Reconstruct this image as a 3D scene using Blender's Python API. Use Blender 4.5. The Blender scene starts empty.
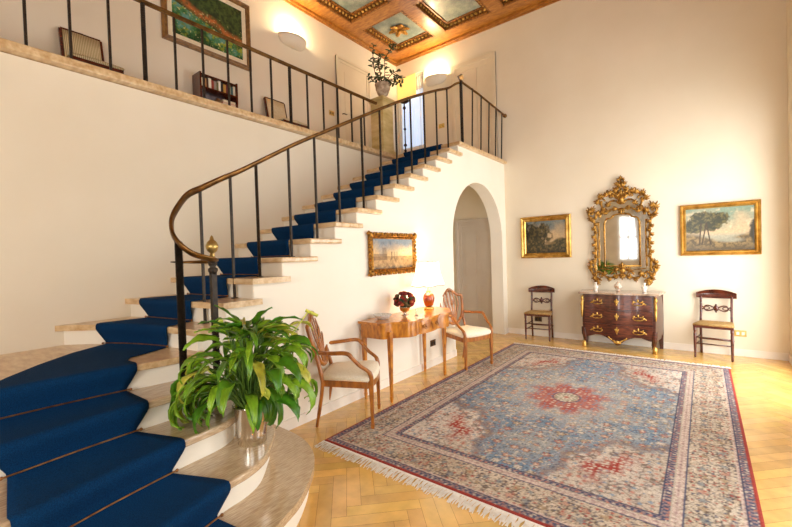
import bpy, math, random
import numpy as np
from mathutils import Vector, Matrix
from mathutils.geometry import tessellate_polygon
PI = math.pi
R = random.Random(7)
C = bpy.context.scene.collection

# ------------------------------------------------------------------ mesh builder
class MB:
    def __init__(s): s.v = []; s.f = []; s.sm = []; s.c = None
    def add(s, vs, fs, smooth=False):
        o = len(s.v); s.v += [tuple(p) for p in vs]
        for f in fs: s.f.append([o + i for i in f]); s.sm.append(smooth)
        return s
    def box(s, x0, x1, y0, y1, z0, z1):
        vs = [(x, y, z) for z in (z0, z1) for y in (y0, y1) for x in (x0, x1)]
        return s.add(vs, [(0,2,3,1), (4,5,7,6), (0,1,5,4), (2,6,7,3), (0,4,6,2), (1,3,7,5)])
    def obox(s, c, sz, rot=None):
        m = rot or Matrix.Identity(3)
        vs = [Vector(c) + m @ Vector((x*sz[0]/2, y*sz[1]/2, z*sz[2]/2)) for z in (-1,1) for y in (-1,1) for x in (-1,1)]
        return s.add(vs, [(0,2,3,1), (4,5,7,6), (0,1,5,4), (2,6,7,3), (0,4,6,2), (1,3,7,5)])
    def taper(s, p0, p1, w0, w1, h0=None, h1=None, twist=0.0, n=1):
        """square bar from p0 to p1"""
        p0, p1 = Vector(p0), Vector(p1); h0 = h0 or w0; h1 = h1 or w1
        d = (p1-p0); L = d.length; d = d/L
        ref = Vector((1,0,0)) if abs(d.z) > .6 else Vector((0,0,1))
        a = (ref - d*ref.dot(d)).normalized(); b = d.cross(a)
        vs = []
        for i in range(n+1):
            t = i/n; q = p0.lerp(p1, t); w = w0+(w1-w0)*t; h = h0+(h1-h0)*t; an = twist*t
            ca, sa = math.cos(an), math.sin(an); A = a*ca+b*sa; B = b*ca-a*sa
            vs += [q+A*w/2+B*h/2, q-A*w/2+B*h/2, q-A*w/2-B*h/2, q+A*w/2-B*h/2]
        fs = [(0,3,2,1) , tuple(4*n+i for i in range(4))]
        for i in range(n):
            for k in range(4): fs.append((4*i+k, 4*i+(k+1)%4, 4*i+4+(k+1)%4, 4*i+4+k))
        return s.add(vs, fs)
    def tube(s, pts, r, n=8, flat=None, closed=False, up=None):
        pts = [Vector(p) for p in pts]; m = len(pts)
        rr = r if isinstance(r, (list, tuple)) else [r]*m
        vs = []; prev = None
        for i, p in enumerate(pts):
            if closed: t = pts[(i+1) % m]-pts[i-1]
            else: t = pts[min(i+1, m-1)]-pts[max(i-1, 0)]
            t = t.normalized() if t.length > 1e-9 else Vector((0,0,1))
            if prev is None or up is not None:
                ref = Vector(up) if up is not None else (Vector((0,0,1)) if abs(t.z) < .9 else Vector((1,0,0)))
            else: ref = prev
            a = ref - t*ref.dot(t)
            a = a.normalized() if a.length > 1e-6 else Vector((1,0,0)); prev = a
            b = t.cross(a)
            for k in range(n):
                an = 2*PI*(k+.5)/n; u, w = math.cos(an), math.sin(an)
                if flat: u *= flat[0]; w *= flat[1]
                vs.append(p + a*u*rr[i] + b*w*rr[i])
        fs = []
        for i in range(m if closed else m-1):
            for k in range(n):
                j = (i+1) % m; fs.append((i*n+k, i*n+(k+1)%n, j*n+(k+1)%n, j*n+k))
        if not closed: fs += [tuple(range(n))[::-1], tuple((m-1)*n+k for k in range(n))]
        return s.add(vs, fs, True)
    def lathe(s, prof, o=(0,0,0), n=24, sq=None):
        vs = []; m = len(prof)
        for r, z in prof:
            for k in range(n):
                an = 2*PI*k/n; x, y = math.cos(an), math.sin(an)
                if sq: x, y = sq(x, y)
                vs.append((o[0]+r*x, o[1]+r*y, o[2]+z))
        fs = []
        for i in range(m-1):
            for k in range(n): fs.append((i*n+k, i*n+(k+1)%n, (i+1)*n+(k+1)%n, (i+1)*n+k))
        if prof[0][0] > 1e-5: fs.append(tuple(range(n))[::-1])
        if prof[-1][0] > 1e-5: fs.append(tuple((m-1)*n+k for k in range(n)))
        return s.add(vs, fs, True)
    def prism(s, poly, a0, a1, ax='z', smooth=False):
        """poly of 2d points extruded along ax: z->(x,y), x->(y,z), y->(x,z)"""
        def P(p, a): return {'z': (p[0], p[1], a), 'x': (a, p[0], p[1]), 'y': (p[0], a, p[1])}[ax]
        n = len(poly); vs = [P(p, a0) for p in poly] + [P(p, a1) for p in poly]
        tri = tessellate_polygon([[Vector((p[0], p[1], 0)) for p in poly]])
        area = sum(poly[i][0]*poly[(i+1)%n][1]-poly[(i+1)%n][0]*poly[i][1] for i in range(n))
        flip = (area < 0) != (ax == 'y')
        fs = []
        for t in tri:
            q = [poly[i] for i in t]
            ar = (q[1][0]-q[0][0])*(q[2][1]-q[0][1])-(q[2][0]-q[0][0])*(q[1][1]-q[0][1])
            t = tuple(t) if ar > 0 else tuple(t)[::-1]
            if ax == 'y': t = t[::-1]
            fs += [t[::-1], tuple(n+i for i in t)]
        for i in range(n):
            j = (i+1) % n; f = (i, j, n+j, n+i); fs.append(f[::-1] if flip else f)
        return s.add(vs, fs, smooth)
    def ell(s, c, r, rot=None, n=8, m=5):
        m3 = rot or Matrix.Identity(3); vs = []; c = Vector(c)
        if not isinstance(r, (tuple, list)): r = (r, r, r)
        for i in range(m+1):
            th = PI*i/m
            for k in range(n):
                ph = 2*PI*k/n
                vs.append(c + m3 @ Vector((r[0]*math.sin(th)*math.cos(ph), r[1]*math.sin(th)*math.sin(ph), -r[2]*math.cos(th))))
        fs = [(i*n+k, i*n+(k+1)%n, (i+1)*n+(k+1)%n, (i+1)*n+k) for i in range(m) for k in range(n)]
        return s.add(vs, fs, True)
    def grid(s, rows, smooth=True, flip=False):
        n = len(rows[0]); vs = [p for r in rows for p in r]
        fs = []
        for i in range(len(rows)-1):
            for k in range(n-1):
                f = (i*n+k, i*n+k+1, (i+1)*n+k+1, (i+1)*n+k); fs.append(f[::-1] if flip else f)
        return s.add(vs, fs, smooth)
    def build(s, name, mat, parent=None, bevel=0, world=False, seg=2, colors=None, solid=0):
        v = s.v
        if world and parent is not None:
            r = parent
            while r.parent: r = r.parent
            l = r.location; v = [(a-l.x, b-l.y, c-l.z) for a, b, c in v]
        me = bpy.data.meshes.new(name); me.from_pydata(v, [], s.f); me.update()
        me.polygons.foreach_set('use_smooth', s.sm)
        if colors is not None:
            at = me.color_attributes.new('tint', 'FLOAT_COLOR', 'POINT')
            col = np.ones((len(v), 4), np.float32); col[:, :3] = colors; at.data.foreach_set('color', col.ravel())
        o = bpy.data.objects.new(name, me); C.objects.link(o)
        if mat: me.materials.append(mat)
        if parent is not None: o.parent = parent
        if solid:
            md = o.modifiers.new('thick', 'SOLIDIFY'); md.thickness = solid; md.offset = 0
        if bevel:
            md = o.modifiers.new('edge', 'BEVEL'); md.width = bevel; md.segments = seg; md.limit_method = 'ANGLE'; md.angle_limit = .7
        return o

def tag(o, label, cat, group=None):
    o['label'] = label; o['category'] = cat
    if group: o['group'] = group
    return o
def thing(name, label, cat, loc=(0,0,0), rz=0, group=None):
    o = bpy.data.objects.new(name, None); C.objects.link(o); o.empty_display_size = .05
    o.location = loc; o.rotation_euler = (0,0,rz)
    return tag(o, label, cat, group)
def struct(name, mb, mat, bevel=0):
    o = mb.build(name, mat, bevel=bevel); o['kind'] = 'structure'; return o
def copy_tree(o, parent=None):
    c = o.copy(); C.objects.link(c); c.parent = parent
    for ch in list(o.children): copy_tree(ch, c)
    return c
def smooth_line(pts, n=8, closed=False):
    P = [Vector(p) for p in pts]; out = []; m = len(P)
    for i in range(m if closed else m-1):
        if closed: a, b, c, d = P[i-1], P[i], P[(i+1) % m], P[(i+2) % m]
        else: a, b, c, d = P[max(i-1, 0)], P[i], P[i+1], P[min(i+2, m-1)]
        for k in range(n):
            t = k/n
            out.append(.5*((2*b)+(c-a)*t+(2*a-5*b+4*c-d)*t*t+(3*b-a-3*c+d)*t**3))
    if not closed: out.append(P[-1])
    return out
def rot(ax, an): return Matrix.Rotation(an, 3, ax)

# ------------------------------------------------------------------ materials
def lin(c):
    return tuple(((x/255)/12.92 if x/255 <= .04045 else ((x/255+.055)/1.055)**2.4) for x in c)
def newmat(name):
    m = bpy.data.materials.new(name); m.use_nodes = True
    nt = m.node_tree; return m, nt, nt.nodes['Principled BSDF']
def pm(name, c1, c2=None, rough=.5, metal=0.0, scale=8, stretch=(1,1,1), bump=0.0, bscale=None, detail=6, spec=.5, kind='noise', contrast=(.35,.65), coat=0, trans=0, sub=0):
    m, nt, b = newmat(name); L = nt.links
    b.inputs['Roughness'].default_value = rough; b.inputs['Metallic'].default_value = metal
    b.inputs['Specular IOR Level'].default_value = spec; b.inputs['Coat Weight'].default_value = coat
    b.inputs['Coat Roughness'].default_value = .12
    b.inputs['Transmission Weight'].default_value = trans
    if sub:
        b.inputs['Subsurface Weight'].default_value = sub; b.inputs['Subsurface Radius'].default_value = (.02,.02,.01)
    tc = nt.nodes.new('ShaderNodeTexCoord'); mp = nt.nodes.new('ShaderNodeMapping')
    mp.inputs['Scale'].default_value = stretch; L.new(tc.outputs['Object'], mp.inputs['Vector'])
    if kind == 'wave':
        tx = nt.nodes.new('ShaderNodeTexWave'); tx.inputs['Scale'].default_value = scale; tx.inputs['Distortion'].default_value = 5
        tx.inputs['Detail'].default_value = 3
    elif kind == 'stripe':
        tx = nt.nodes.new('ShaderNodeTexWave'); tx.inputs['Scale'].default_value = scale; tx.bands_direction = 'Y'
    elif kind == 'voronoi':
        tx = nt.nodes.new('ShaderNodeTexVoronoi'); tx.inputs['Scale'].default_value = scale
    else:
        tx = nt.nodes.new('ShaderNodeTexNoise'); tx.inputs['Scale'].default_value = scale; tx.inputs['Detail'].default_value = detail
    L.new(mp.outputs[0], tx.inputs['Vector'])
    fac = tx.outputs['Distance'] if kind == 'voronoi' else tx.outputs[0]
    cr = nt.nodes.new('ShaderNodeValToRGB')
    cr.color_ramp.elements[0].position = contrast[0]; cr.color_ramp.elements[1].position = contrast[1]
    cr.color_ramp.elements[0].color = (*lin(c1), 1); cr.color_ramp.elements[1].color = (*lin(c2 or c1), 1)
    L.new(fac, cr.inputs[0]); L.new(cr.outputs[0], b.inputs['Base Color'])
    if bump:
        bp = nt.nodes.new('ShaderNodeBump'); bp.inputs['Strength'].default_value = bump; bp.inputs['Distance'].default_value = .01
        if bscale:
            n2 = nt.nodes.new('ShaderNodeTexNoise'); n2.inputs['Scale'].default_value = bscale; n2.inputs['Detail'].default_value = 4
            L.new(tc.outputs['Object'], n2.inputs['Vector']); L.new(n2.outputs[0], bp.inputs['Height'])
        else: L.new(fac, bp.inputs['Height'])
        L.new(bp.outputs[0], b.inputs['Normal'])
    return m
def tintmat(name, rough=.5, noise=.15, nscale=60, coat=0, bump=0, spec=.4, stretch=(1,1,1)):
    """colour attribute of the mesh, broken up by fine noise"""
    m, nt, b = newmat(name); L = nt.links
    b.inputs['Roughness'].default_value = rough; b.inputs['Coat Weight'].default_value = coat; b.inputs['Coat Roughness'].default_value = .15
    b.inputs['Specular IOR Level'].default_value = spec
    at = nt.nodes.new('ShaderNodeAttribute'); at.attribute_name = 'tint'
    tc = nt.nodes.new('ShaderNodeTexCoord'); tx = nt.nodes.new('ShaderNodeTexNoise')
    mp = nt.nodes.new('ShaderNodeMapping'); mp.inputs['Scale'].default_value = stretch
    L.new(tc.outputs['Object'], mp.inputs['Vector'])
    tx.inputs['Scale'].default_value = nscale; tx.inputs['Detail'].default_value = 5; L.new(mp.outputs[0], tx.inputs['Vector'])
    mr = nt.nodes.new('ShaderNodeMapRange'); mr.inputs[1].default_value = .3; mr.inputs[2].default_value = .7
    mr.inputs[3].default_value = 1-noise; mr.inputs[4].default_value = 1+noise; L.new(tx.outputs[0], mr.inputs[0])
    mx = nt.nodes.new('ShaderNodeVectorMath'); mx.operation = 'SCALE'
    L.new(at.outputs['Color'], mx.inputs[0]); L.new(mr.outputs[0], mx.inputs['Scale']); L.new(mx.outputs[0], b.inputs['Base Color'])
    if bump:
        bp = nt.nodes.new('ShaderNodeBump'); bp.inputs['Strength'].default_value = bump; bp.inputs['Distance'].default_value = .005
        L.new(tx.outputs[0], bp.inputs['Height']); L.new(bp.outputs[0], b.inputs['Normal'])
    return m
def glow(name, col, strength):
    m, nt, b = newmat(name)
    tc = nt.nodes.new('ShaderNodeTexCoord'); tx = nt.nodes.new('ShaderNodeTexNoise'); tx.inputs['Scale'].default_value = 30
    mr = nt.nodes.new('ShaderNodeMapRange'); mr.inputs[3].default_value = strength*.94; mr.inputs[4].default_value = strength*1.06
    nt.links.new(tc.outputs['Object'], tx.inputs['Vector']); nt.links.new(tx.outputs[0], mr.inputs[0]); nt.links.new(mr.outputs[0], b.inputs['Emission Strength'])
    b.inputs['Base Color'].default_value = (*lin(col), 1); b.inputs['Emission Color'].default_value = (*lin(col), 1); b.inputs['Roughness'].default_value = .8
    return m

M = {}
M['wall'] = pm('cream plaster', (228,216,192), (233,222,200), rough=.85, scale=1.2, bump=.05, bscale=60, spec=.2)
M['white'] = pm('white plaster', (238,230,212), (242,235,219), rough=.85, scale=1.2, bump=.05, bscale=60, spec=.2)
M['skirt'] = pm('white painted wood', (236,228,214), (242,235,223), rough=.45, scale=3)
M['door'] = pm('greige door paint', (222,206,176), (227,212,184), rough=.5, scale=3)
M['door2'] = pm('grey door paint', (200,188,172), (206,195,180), rough=.5, scale=3)
M['trav'] = pm('travertine', (190,150,100), (228,202,158), rough=.3, scale=5, stretch=(1.5,5,5), detail=8, contrast=(.3,.7), coat=.3, bump=.05)
M['trav_low'] = pm('polished travertine', (182,152,116), (216,192,156), rough=.2, scale=24, stretch=(6,.6,6), detail=6, contrast=(.35,.66), coat=.5)
M['iron'] = pm('wrought iron', (32,26,19), (60,47,33), rough=.5, metal=.35, scale=40, bump=.25, bscale=120)
M['bronze'] = pm('bronze handrail', (96,66,30), (134,96,48), rough=.3, metal=.75, scale=12, bump=.05, bscale=60)
M['oldbrass'] = pm('aged brass', (168,140,78), (196,170,104), rough=.3, metal=.85, scale=20, bump=.1, bscale=50)
M['brass'] = pm('brass rod', (120,74,40), (170,116,66), rough=.3, metal=.9, scale=20)
M['carpet'] = pm('navy carpet', (4,40,74), (9,58,100), rough=.95, scale=220, bump=.5, bscale=500, spec=.12, detail=3)
M['gold'] = pm('gilt', (98,62,20), (188,140,64), rough=.36, metal=.8, scale=30, bump=.35, bscale=60, contrast=(.3,.62))
M['gold2'] = pm('bright gilt', (178,134,58), (222,180,98), rough=.32, metal=.75, scale=14, bump=.15, bscale=70)
M['mahog'] = pm('mahogany', (58,22,14), (98,42,24), rough=.25, scale=5, stretch=(2,2,9), detail=8, coat=.6)
M['veneer'] = pm('rosewood veneer', (46,18,11), (90,40,22), rough=.28, scale=7, stretch=(1.2,4,7), detail=9, coat=.3)
M['satin'] = pm('satinwood', (158,88,14), (214,140,38), rough=.28, scale=6, stretch=(6,2,2), detail=8, coat=.6)
M['fruit'] = pm('fruitwood', (132,74,16), (182,110,34), rough=.3, scale=8, stretch=(3,3,1), detail=7, coat=.4)
M['cream'] = pm('cream upholstery', (232,220,194), (242,232,210), rough=.8, scale=80, bump=.1, bscale=300, spec=.2)
M['rush'] = pm('woven rush', (150,112,58), (200,164,104), rough=.8, scale=40, stretch=(1,6,1), bump=.6)
M['silver'] = pm('silver bucket', (214,206,196), (232,226,218), rough=.14, metal=1.0, scale=6)
M['soil'] = pm('dark soil', (40,28,20), (66,48,34), rough=.95, scale=50, bump=.6)
M['stem'] = pm('green stalks', (70,104,30), (98,132,44), rough=.5, scale=20)
M['spathe'] = pm('yellow green spathe', (196,206,70), (222,222,110), rough=.5, scale=20)
M['leaf'] = tintmat('glossy leaves', rough=.35, noise=.25, nscale=25, spec=.5)
M['darkleaf'] = pm('dark leaves', (34,50,22), (66,84,38), rough=.45, scale=15)
M['marble_p'] = pm('yellow onyx marble', (186,158,92), (226,206,150), rough=.3, scale=4, stretch=(1,1,3), detail=9, contrast=(.3,.7), coat=.3)
M['marble_top'] = pm('brown marble slab', (150,120,98), (196,170,146), rough=.15, scale=9, detail=9, coat=.5)
M['paint'] = tintmat('oil painting', rough=.45, noise=.14, nscale=45, coat=.15, bump=.2)
M['rug'] = tintmat('knotted wool', rough=.95, noise=.22, nscale=130, bump=.5, spec=.1)
M['fringe'] = pm('cotton fringe', (232,226,212), (246,241,230), rough=.9, scale=50)
M['floor'] = tintmat('honey oak parquet', rough=.2, noise=.13, nscale=9, coat=.35, stretch=(1,1,1), spec=.5)
M['mirror'] = pm('old mirror glass', (206,204,196), (222,222,216), rough=.04, metal=1.0, scale=5)
M['porc'] = pm('porcelain', (226,214,196), (196,150,110), rough=.2, scale=28, coat=.6, contrast=(.45,.6))
M['ceilwood'] = pm('honey pine beams', (146,88,28), (182,122,50), rough=.35, scale=5, stretch=(2,6,2), detail=7, coat=.3)
M['carve'] = pm('carved gilt moulding', (84,46,16), (160,102,40), rough=.4, metal=.25, scale=26, bump=.5, contrast=(.35,.6))
M['plaster'] = pm('sconce plaster', (228,217,196), (233,223,204), rough=.85, scale=4, spec=.2)
M['frame_brown'] = pm('brown picture frame', (112,78,40), (150,110,60), rough=.45, scale=16, bump=.1)
M['mat'] = pm('cream mount', (226,212,180), (234,222,194), rough=.9, scale=20)
M['stripefab'] = pm('striped fabric', (168,150,104), (222,208,170), rough=.85, scale=22, kind='stripe', contrast=(.4,.6), spec=.2)
M['beigefab'] = pm('beige fabric', (206,188,150), (220,204,170), rough=.85, scale=60, spec=.2)
M['plate'] = pm('brass plate', (196,160,84), (216,184,110), rough=.35, metal=.7, scale=30)
M['darkplate'] = pm('dark bronze plate', (84,62,38), (112,86,54), rough=.4, metal=.6, scale=30)
M['black'] = pm('black bakelite', (24,20,18), (34,28,24), rough=.4, scale=30)
M['amber'] = pm('amber glaze', (120,40,12), (178,84,24), rough=.12, scale=7, coat=.8)
M['shade'] = glow('lit lamp shade', (255,240,214), 1.35)
M['rose'] = tintmat('dried roses', rough=.8, noise=.3, nscale=60)
M['glass'] = pm('clear glass', (236,240,238), (246,248,246), rough=.05, scale=5, trans=.85, spec=.6)
M['crystal'] = pm('cut glass', (222,216,204), (246,244,238), rough=.12, scale=60, kind='voronoi', trans=.15, bump=.6, spec=.8)
M['curtain'] = pm('white net curtain', (226,228,230), (240,240,238), rough=.9, scale=6, stretch=(9,1,1), spec=.1)
M['lace'] = glow('lace curtain with added glow', (196,214,240), .62)  # own emission stands in for daylight coming through the lace
M['blind'] = glow('yellow blind with added glow', (246,206,116), .55)  # backlight put into the fabric as emission, nothing shines from behind

# ------------------------------------------------------------------ layout numbers
RZ = lambda n: .02 + .1605*n
LAND = RZ(19)
XW, XG, XR, YS, ZC = -1.2, -2.35, 3.62, -10.2, 5.56
RY = {7:-5.289, 8:-5.05, 9:-4.775, 10:-4.465, 11:-4.16, 12:-3.853, 13:-3.54, 14:-3.225, 15:-2.92, 16:-2.61, 17:-2.297, 18:-1.987, 19:-1.68}

# ------------------------------------------------------------------ shell
# herringbone parquet: one mesh, one tint per block
def herringbone():
    mb = MB(); cols = []
    w, k = .085, 5; Ln = w*k; g = .0009
    a = PI/4; ca, sa = math.cos(a), math.sin(a)
    rr = random.Random(3)
    N = 90
    for i in range(-N, N):
        for j in range(-N//4, N//4):
            for kind in (0, 1):
                # lattice of the classic herringbone: shift (1,1) along the diagonal, (k,-k) across
                ox, oy = (i + j*k)*w, (i - j*k)*w
                if kind == 0: x0, x1, y0, y1 = ox, ox+Ln, oy, oy+w
                else: x0, x1, y0, y1 = ox, ox+w, oy+w, oy+w+Ln
                cx, cy = (x0+x1)/2, (y0+y1)/2
                X, Y = ca*cx-sa*cy+1.2, sa*cx+ca*cy-4.8
                if not (-1.55 < X < 3.95 and -10.5 < Y < .35): continue
                c = np.array(lin((224,178,98)))*(1+rr.uniform(-.13,.12)); c *= np.array([1, 1+rr.uniform(-.05,.05), 1+rr.uniform(-.12,.12)])
                vs = [(ca*x-sa*y+1.2, sa*x+ca*y-4.8, 0) for x, y in ((x0+g,y0+g),(x1-g,y0+g),(x1-g,y1-g),(x0+g,y1-g))]
                mb.add(vs, [(0,1,2,3)]); cols += [c]*4
    d = np.array(lin((150,104,50)))
    mb.box(-1.5, 3.9, -10.45, .3, -.1, -.0012); cols += [d]*8
    return mb, np.array(cols)
mb, cols = herringbone()
fl = mb.build('floor', M['floor'], colors=cols); fl['kind'] = 'structure'

# wall of the staircase with the arch
AY0, AY1, AR = -1.9, -.17, .865
arch = [(AY1, 0.0), (AY1, 1.69)] + [(-1.035+AR*math.cos(t), 1.69+AR*math.sin(t)) for t in np.linspace(0, PI, 25)[1:-1]] + [(AY0, 1.69), (AY0, 0.0)]
out = [(0.0, 0.0), (0.0, LAND-.06)]
out += [(RY[19], LAND-.06)]
for n in range(19, 7, -1):
    if n < 19: out.append((RY[n], RZ(n)-.045))
    out.append((RY[n], RZ(n-1)-.045))
out += [(RY[7], RZ(7)-.045), (RY[7], RZ(6)-.045), (-5.47, RZ(6)-.045), (-5.47, 0.0)]
out += [(AY0, 0.0)] + arch[::-1][1:]
mb = MB().prism(out, -.215, 0.0, 'x'); struct('wall_stairs', mb, M['white'])
mb = MB().box(XW-.15, XW, YS, 0, 0, LAND-.06); struct('wall_inner', mb, M['wall'])
mb = MB().box(XG-.2, XG, YS, .2, 2.8, ZC+.1); struct('wall_gallery', mb, M['wall'])
WX0, WX1, WZ1 = -2.3, -1.66, 5.2
mb = MB()
mb.box(WX1, XR+.2, 0, .2, -.02, ZC+.1); mb.box(XG-.2, WX0, 0, .2, 2.8, ZC+.1); mb.box(WX0, WX1, 0, .2, WZ1, ZC+.1); mb.box(XG-.2, WX1, 0, .2, -.02, LAND)
struct('wall_back', mb, M['wall'])
# right wall with three tall windows, south wall with two
def wall_holes(ax, a, thick, lo, hi, z0, z1, holes):
    mb = MB(); 
    def bx(u0, u1, w0, w1):
        if ax == 'x': mb.box(a, a+thick, u0, u1, w0, w1)
        else: mb.box(u0, u1, a, a+thick, w0, w1)
    u = lo
    for h0, h1, hz0, hz1 in sorted(holes):
        bx(u, h0, z0, z1); bx(h0, h1, z0, hz0); bx(h0, h1, hz1, z1); u = h1
    bx(u, hi, z0, z1); return mb
RW = [(-2.1,-.5,.05,2.9), (-5.0,-3.4,.05,2.9), (-8.9,-7.2,.5,2.9)]
SW = [(.25,.9,1.0,2.7), (2.0,3.0,.75,2.9)]
struct('wall_right', wall_holes('x', XR, .2, YS-.2, 0, -.02, ZC+.1, RW), M['wall'])
struct('wall_front', wall_holes('y', YS-.2, .2, XG-.2, XR+.2, -.02, ZC+.1, SW), M['wall'])
for i, (h0, h1, z0, z1) in enumerate(RW):
    mb = MB()
    for y in (h0, (h0+h1)/2-.03, h1-.06): mb.box(XR+.08, XR+.13, y, y+.06, z0, z1)
    for z in (z0, z0+(z1-z0)*.66, z1-.06): mb.box(XR+.085, XR+.125, h0, h1, z, z+.06)
    struct('window_%d' % (i+1), mb, M['skirt'])
for i, (h0, h1, z0, z1) in enumerate(SW):
    mb = MB()
    for x in (h0, (h0+h1)/2-.03, h1-.06): mb.box(x, x+.06, YS-.13, YS-.08, z0, z1)
    for z in (z0, z0+(z1-z0)*.5, z1-.06): mb.box(h0, h1, YS-.125, YS-.085, z, z+.06)
    struct('window_%d' % (i+4), mb, M['skirt'])

# gallery floor, landing, stone edge
mb = MB().box(XG, XW-.02, YS, 0, LAND-.25, LAND-.005).box(XW, -.002, RY[19]+.06, 0, LAND-.2, LAND-.05)
struct('floor_gallery', mb, M['wall'])
mb = MB().box(XW-.1, XW+.085, YS, RY[19]+.25, LAND-.055, LAND+.01)
struct('trim_1', mb, M['trav'], bevel=.008)
# skirting boards
struct('baseboard_left', MB().box(0, .014, -5.1, AY0, 0, .09).box(0, .014, AY1, 0, 0, .09), M['skirt'])
struct('baseboard_back', MB().box(.0, XR, -.014, 0, 0, .09), M['skirt'])
struct('baseboard_right', MB().box(XR-.014, XR, -9, -.014, 0, .09), M['skirt'])
struct('baseboard_gallery', MB().box(XG, XG+.012, -10, -1.82, LAND-.005, LAND+.1).box(XG, XG+.012, -.88, 0, LAND-.005, LAND+.1), M['skirt'])

# ------------------------------------------------------------------ doors
def door_frame(mb, ax, a, sgn, u0, u1, z0, z1, w, d):
    """casing of width w projecting d from plane a along sgn"""
    def bx(p0, p1, q0, q1, dd):
        lo, hi = sorted((a, a+sgn*dd))
        if ax == 'y': mb.box(p0, p1, lo, hi, q0, q1)
        else: mb.box(lo, hi, p0, p1, q0, q1)
    for k, (ww, dd) in enumerate(((w, d), (w*.45, d*1.6))):
        bx(u0, u0+ww, z0, z1, dd); bx(u1-ww, u1, z0, z1, dd); bx(u0+ww, u1-ww, z1-ww, z1, dd)
# door under the arch on the back wall
mb = MB(); door_frame(mb, 'y', 0, -1, -1.0, -.06, 0, 2.09, .12, .03)
d1 = struct('door_1', mb, M['door2'])
mb = MB().box(-.88, -.18, -.022, 0, 0, 1.97)
for x0, x1, z0, z1 in ((-.8,-.58,.2,.85),(-.48,-.26,.2,.85),(-.8,-.58,1.0,1.85),(-.48,-.26,1.0,1.85)): mb.box(x0, x1, -.03, -.02, z0, z1)
mb.build('door_panel', M['door2'], d1, bevel=.004)
# two-leaf door on the landing
mb = MB(); door_frame(mb, 'y', 0, -1, -1.01, -.11, LAND, 5.05, .17, .02)
d2 = struct('door_2', mb, M['door'])
MB().box(-.84, -.488, -.012, 0, LAND, 4.88).build('door_leaf', M['door'], d2); MB().box(-.48, -.28, -.012, 0, LAND, 4.88).build('door_leaf', M['door'], d2)
# door on the gallery wall
mb = MB(); door_frame(mb, 'x', XG, 1, -1.8, -.9, LAND, 5.055, .09, .025)
d3 = struct('door_3', mb, M['door'])
mb = MB().box(XG, XG+.015, -1.71, -.99, LAND, 4.97).box(XG+.012, XG+.022, -1.6, -1.1, LAND+.25, LAND+.8).box(XG+.012, XG+.022, -1.6, -1.1, LAND+1.0, LAND+1.75)
mb.build('door_panel', M['door'], d3, bevel=.004)
MB().tube([(XG+.015,-1.67,4.04),(XG+.05,-1.67,4.04),(XG+.05,-1.59,4.04)], .009, 6).build('door_handle', M['darkplate'], d3)
# glazed door with blind and lace curtain in the corner of the landing
mb = MB()
mb.box(WX0, WX0+.05, .05, .1, LAND, WZ1).box(WX1-.05, WX1, .05, .1, LAND, WZ1).box(WX0, WX1, .05, .1, WZ1-.05, WZ1).box(WX0+.05, WX1-.05, .05, .1, 3.62, 3.72)
d4 = struct('door_4', mb, M['skirt'])
MB().box(WX0+.05, WX1-.05, .06, .09, LAND, 3.62).build('door_panel', M['skirt'], d4)
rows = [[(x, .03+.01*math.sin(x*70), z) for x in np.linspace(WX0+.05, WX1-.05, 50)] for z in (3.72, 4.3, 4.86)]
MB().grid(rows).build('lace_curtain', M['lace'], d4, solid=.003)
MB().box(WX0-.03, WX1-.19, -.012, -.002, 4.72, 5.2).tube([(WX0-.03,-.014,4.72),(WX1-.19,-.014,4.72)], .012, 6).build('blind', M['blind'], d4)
MB().box(WX0-.02, WX1+.02, .19, .2, LAND, WZ1).build('backing_panel', M['skirt'], d4)
rows = [[(x, .045+.012*math.sin(x*110), z) for x in np.linspace(WX1-.2, WX1-.02, 24)] for z in (LAND+.02, 4.2, WZ1-.06)]
cu = MB().grid(rows).build('net_curtain', M['curtain'], None, solid=.003); tag(cu, 'narrow white net curtain at right edge of lace glazed door upstairs', 'curtain')

# ------------------------------------------------------------------ coffered ceiling
CX = [-2.07+1.125*i for i in range(6)]; CYS = [-.33-1.32*i for i in range(8)]; CW, CD = .92, 1.05
def ceiling():
    mb = MB(); z0, z1 = ZC, ZC+.16
    xs = [XG] + [v for x in CX for v in (x, x+CW)]; xs = [x for x in xs if x < XR]; xs.append(XR)
    ys = [0] + [v for y in CYS for v in (y, y-CD)]; ys = [y for y in ys if y > YS]; ys.append(YS)
    for i in range(0, len(xs)-1, 2): mb.box(xs[i], xs[i+1], YS, 0, z0, z1)
    for i in range(1, len(xs)-1, 2):
        for j in range(0, len(ys)-1, 2): mb.box(xs[i], xs[i+1], ys[j+1], ys[j], z0, z1)
    mb.box(XG, XR, YS, 0, z1, z1+.05)
    return mb
struct('ceiling', ceiling(), M['ceilwood'])
mb = MB().box(XG, XR, -.05, 0, ZC-.05, ZC).box(XG, XG+.05, YS, -.05, ZC-.05, ZC).box(XG, XR, -.025, 0, ZC-.075, ZC-.05).box(XG, XG+.025, YS, -.025, ZC-.075, ZC-.05)
struct('trim_2', mb, M['ceilwood'], bevel=.008)
for i, x in enumerate(CX[:5]):                      # thin mouldings around every coffer stay with the beams
    pass

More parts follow.
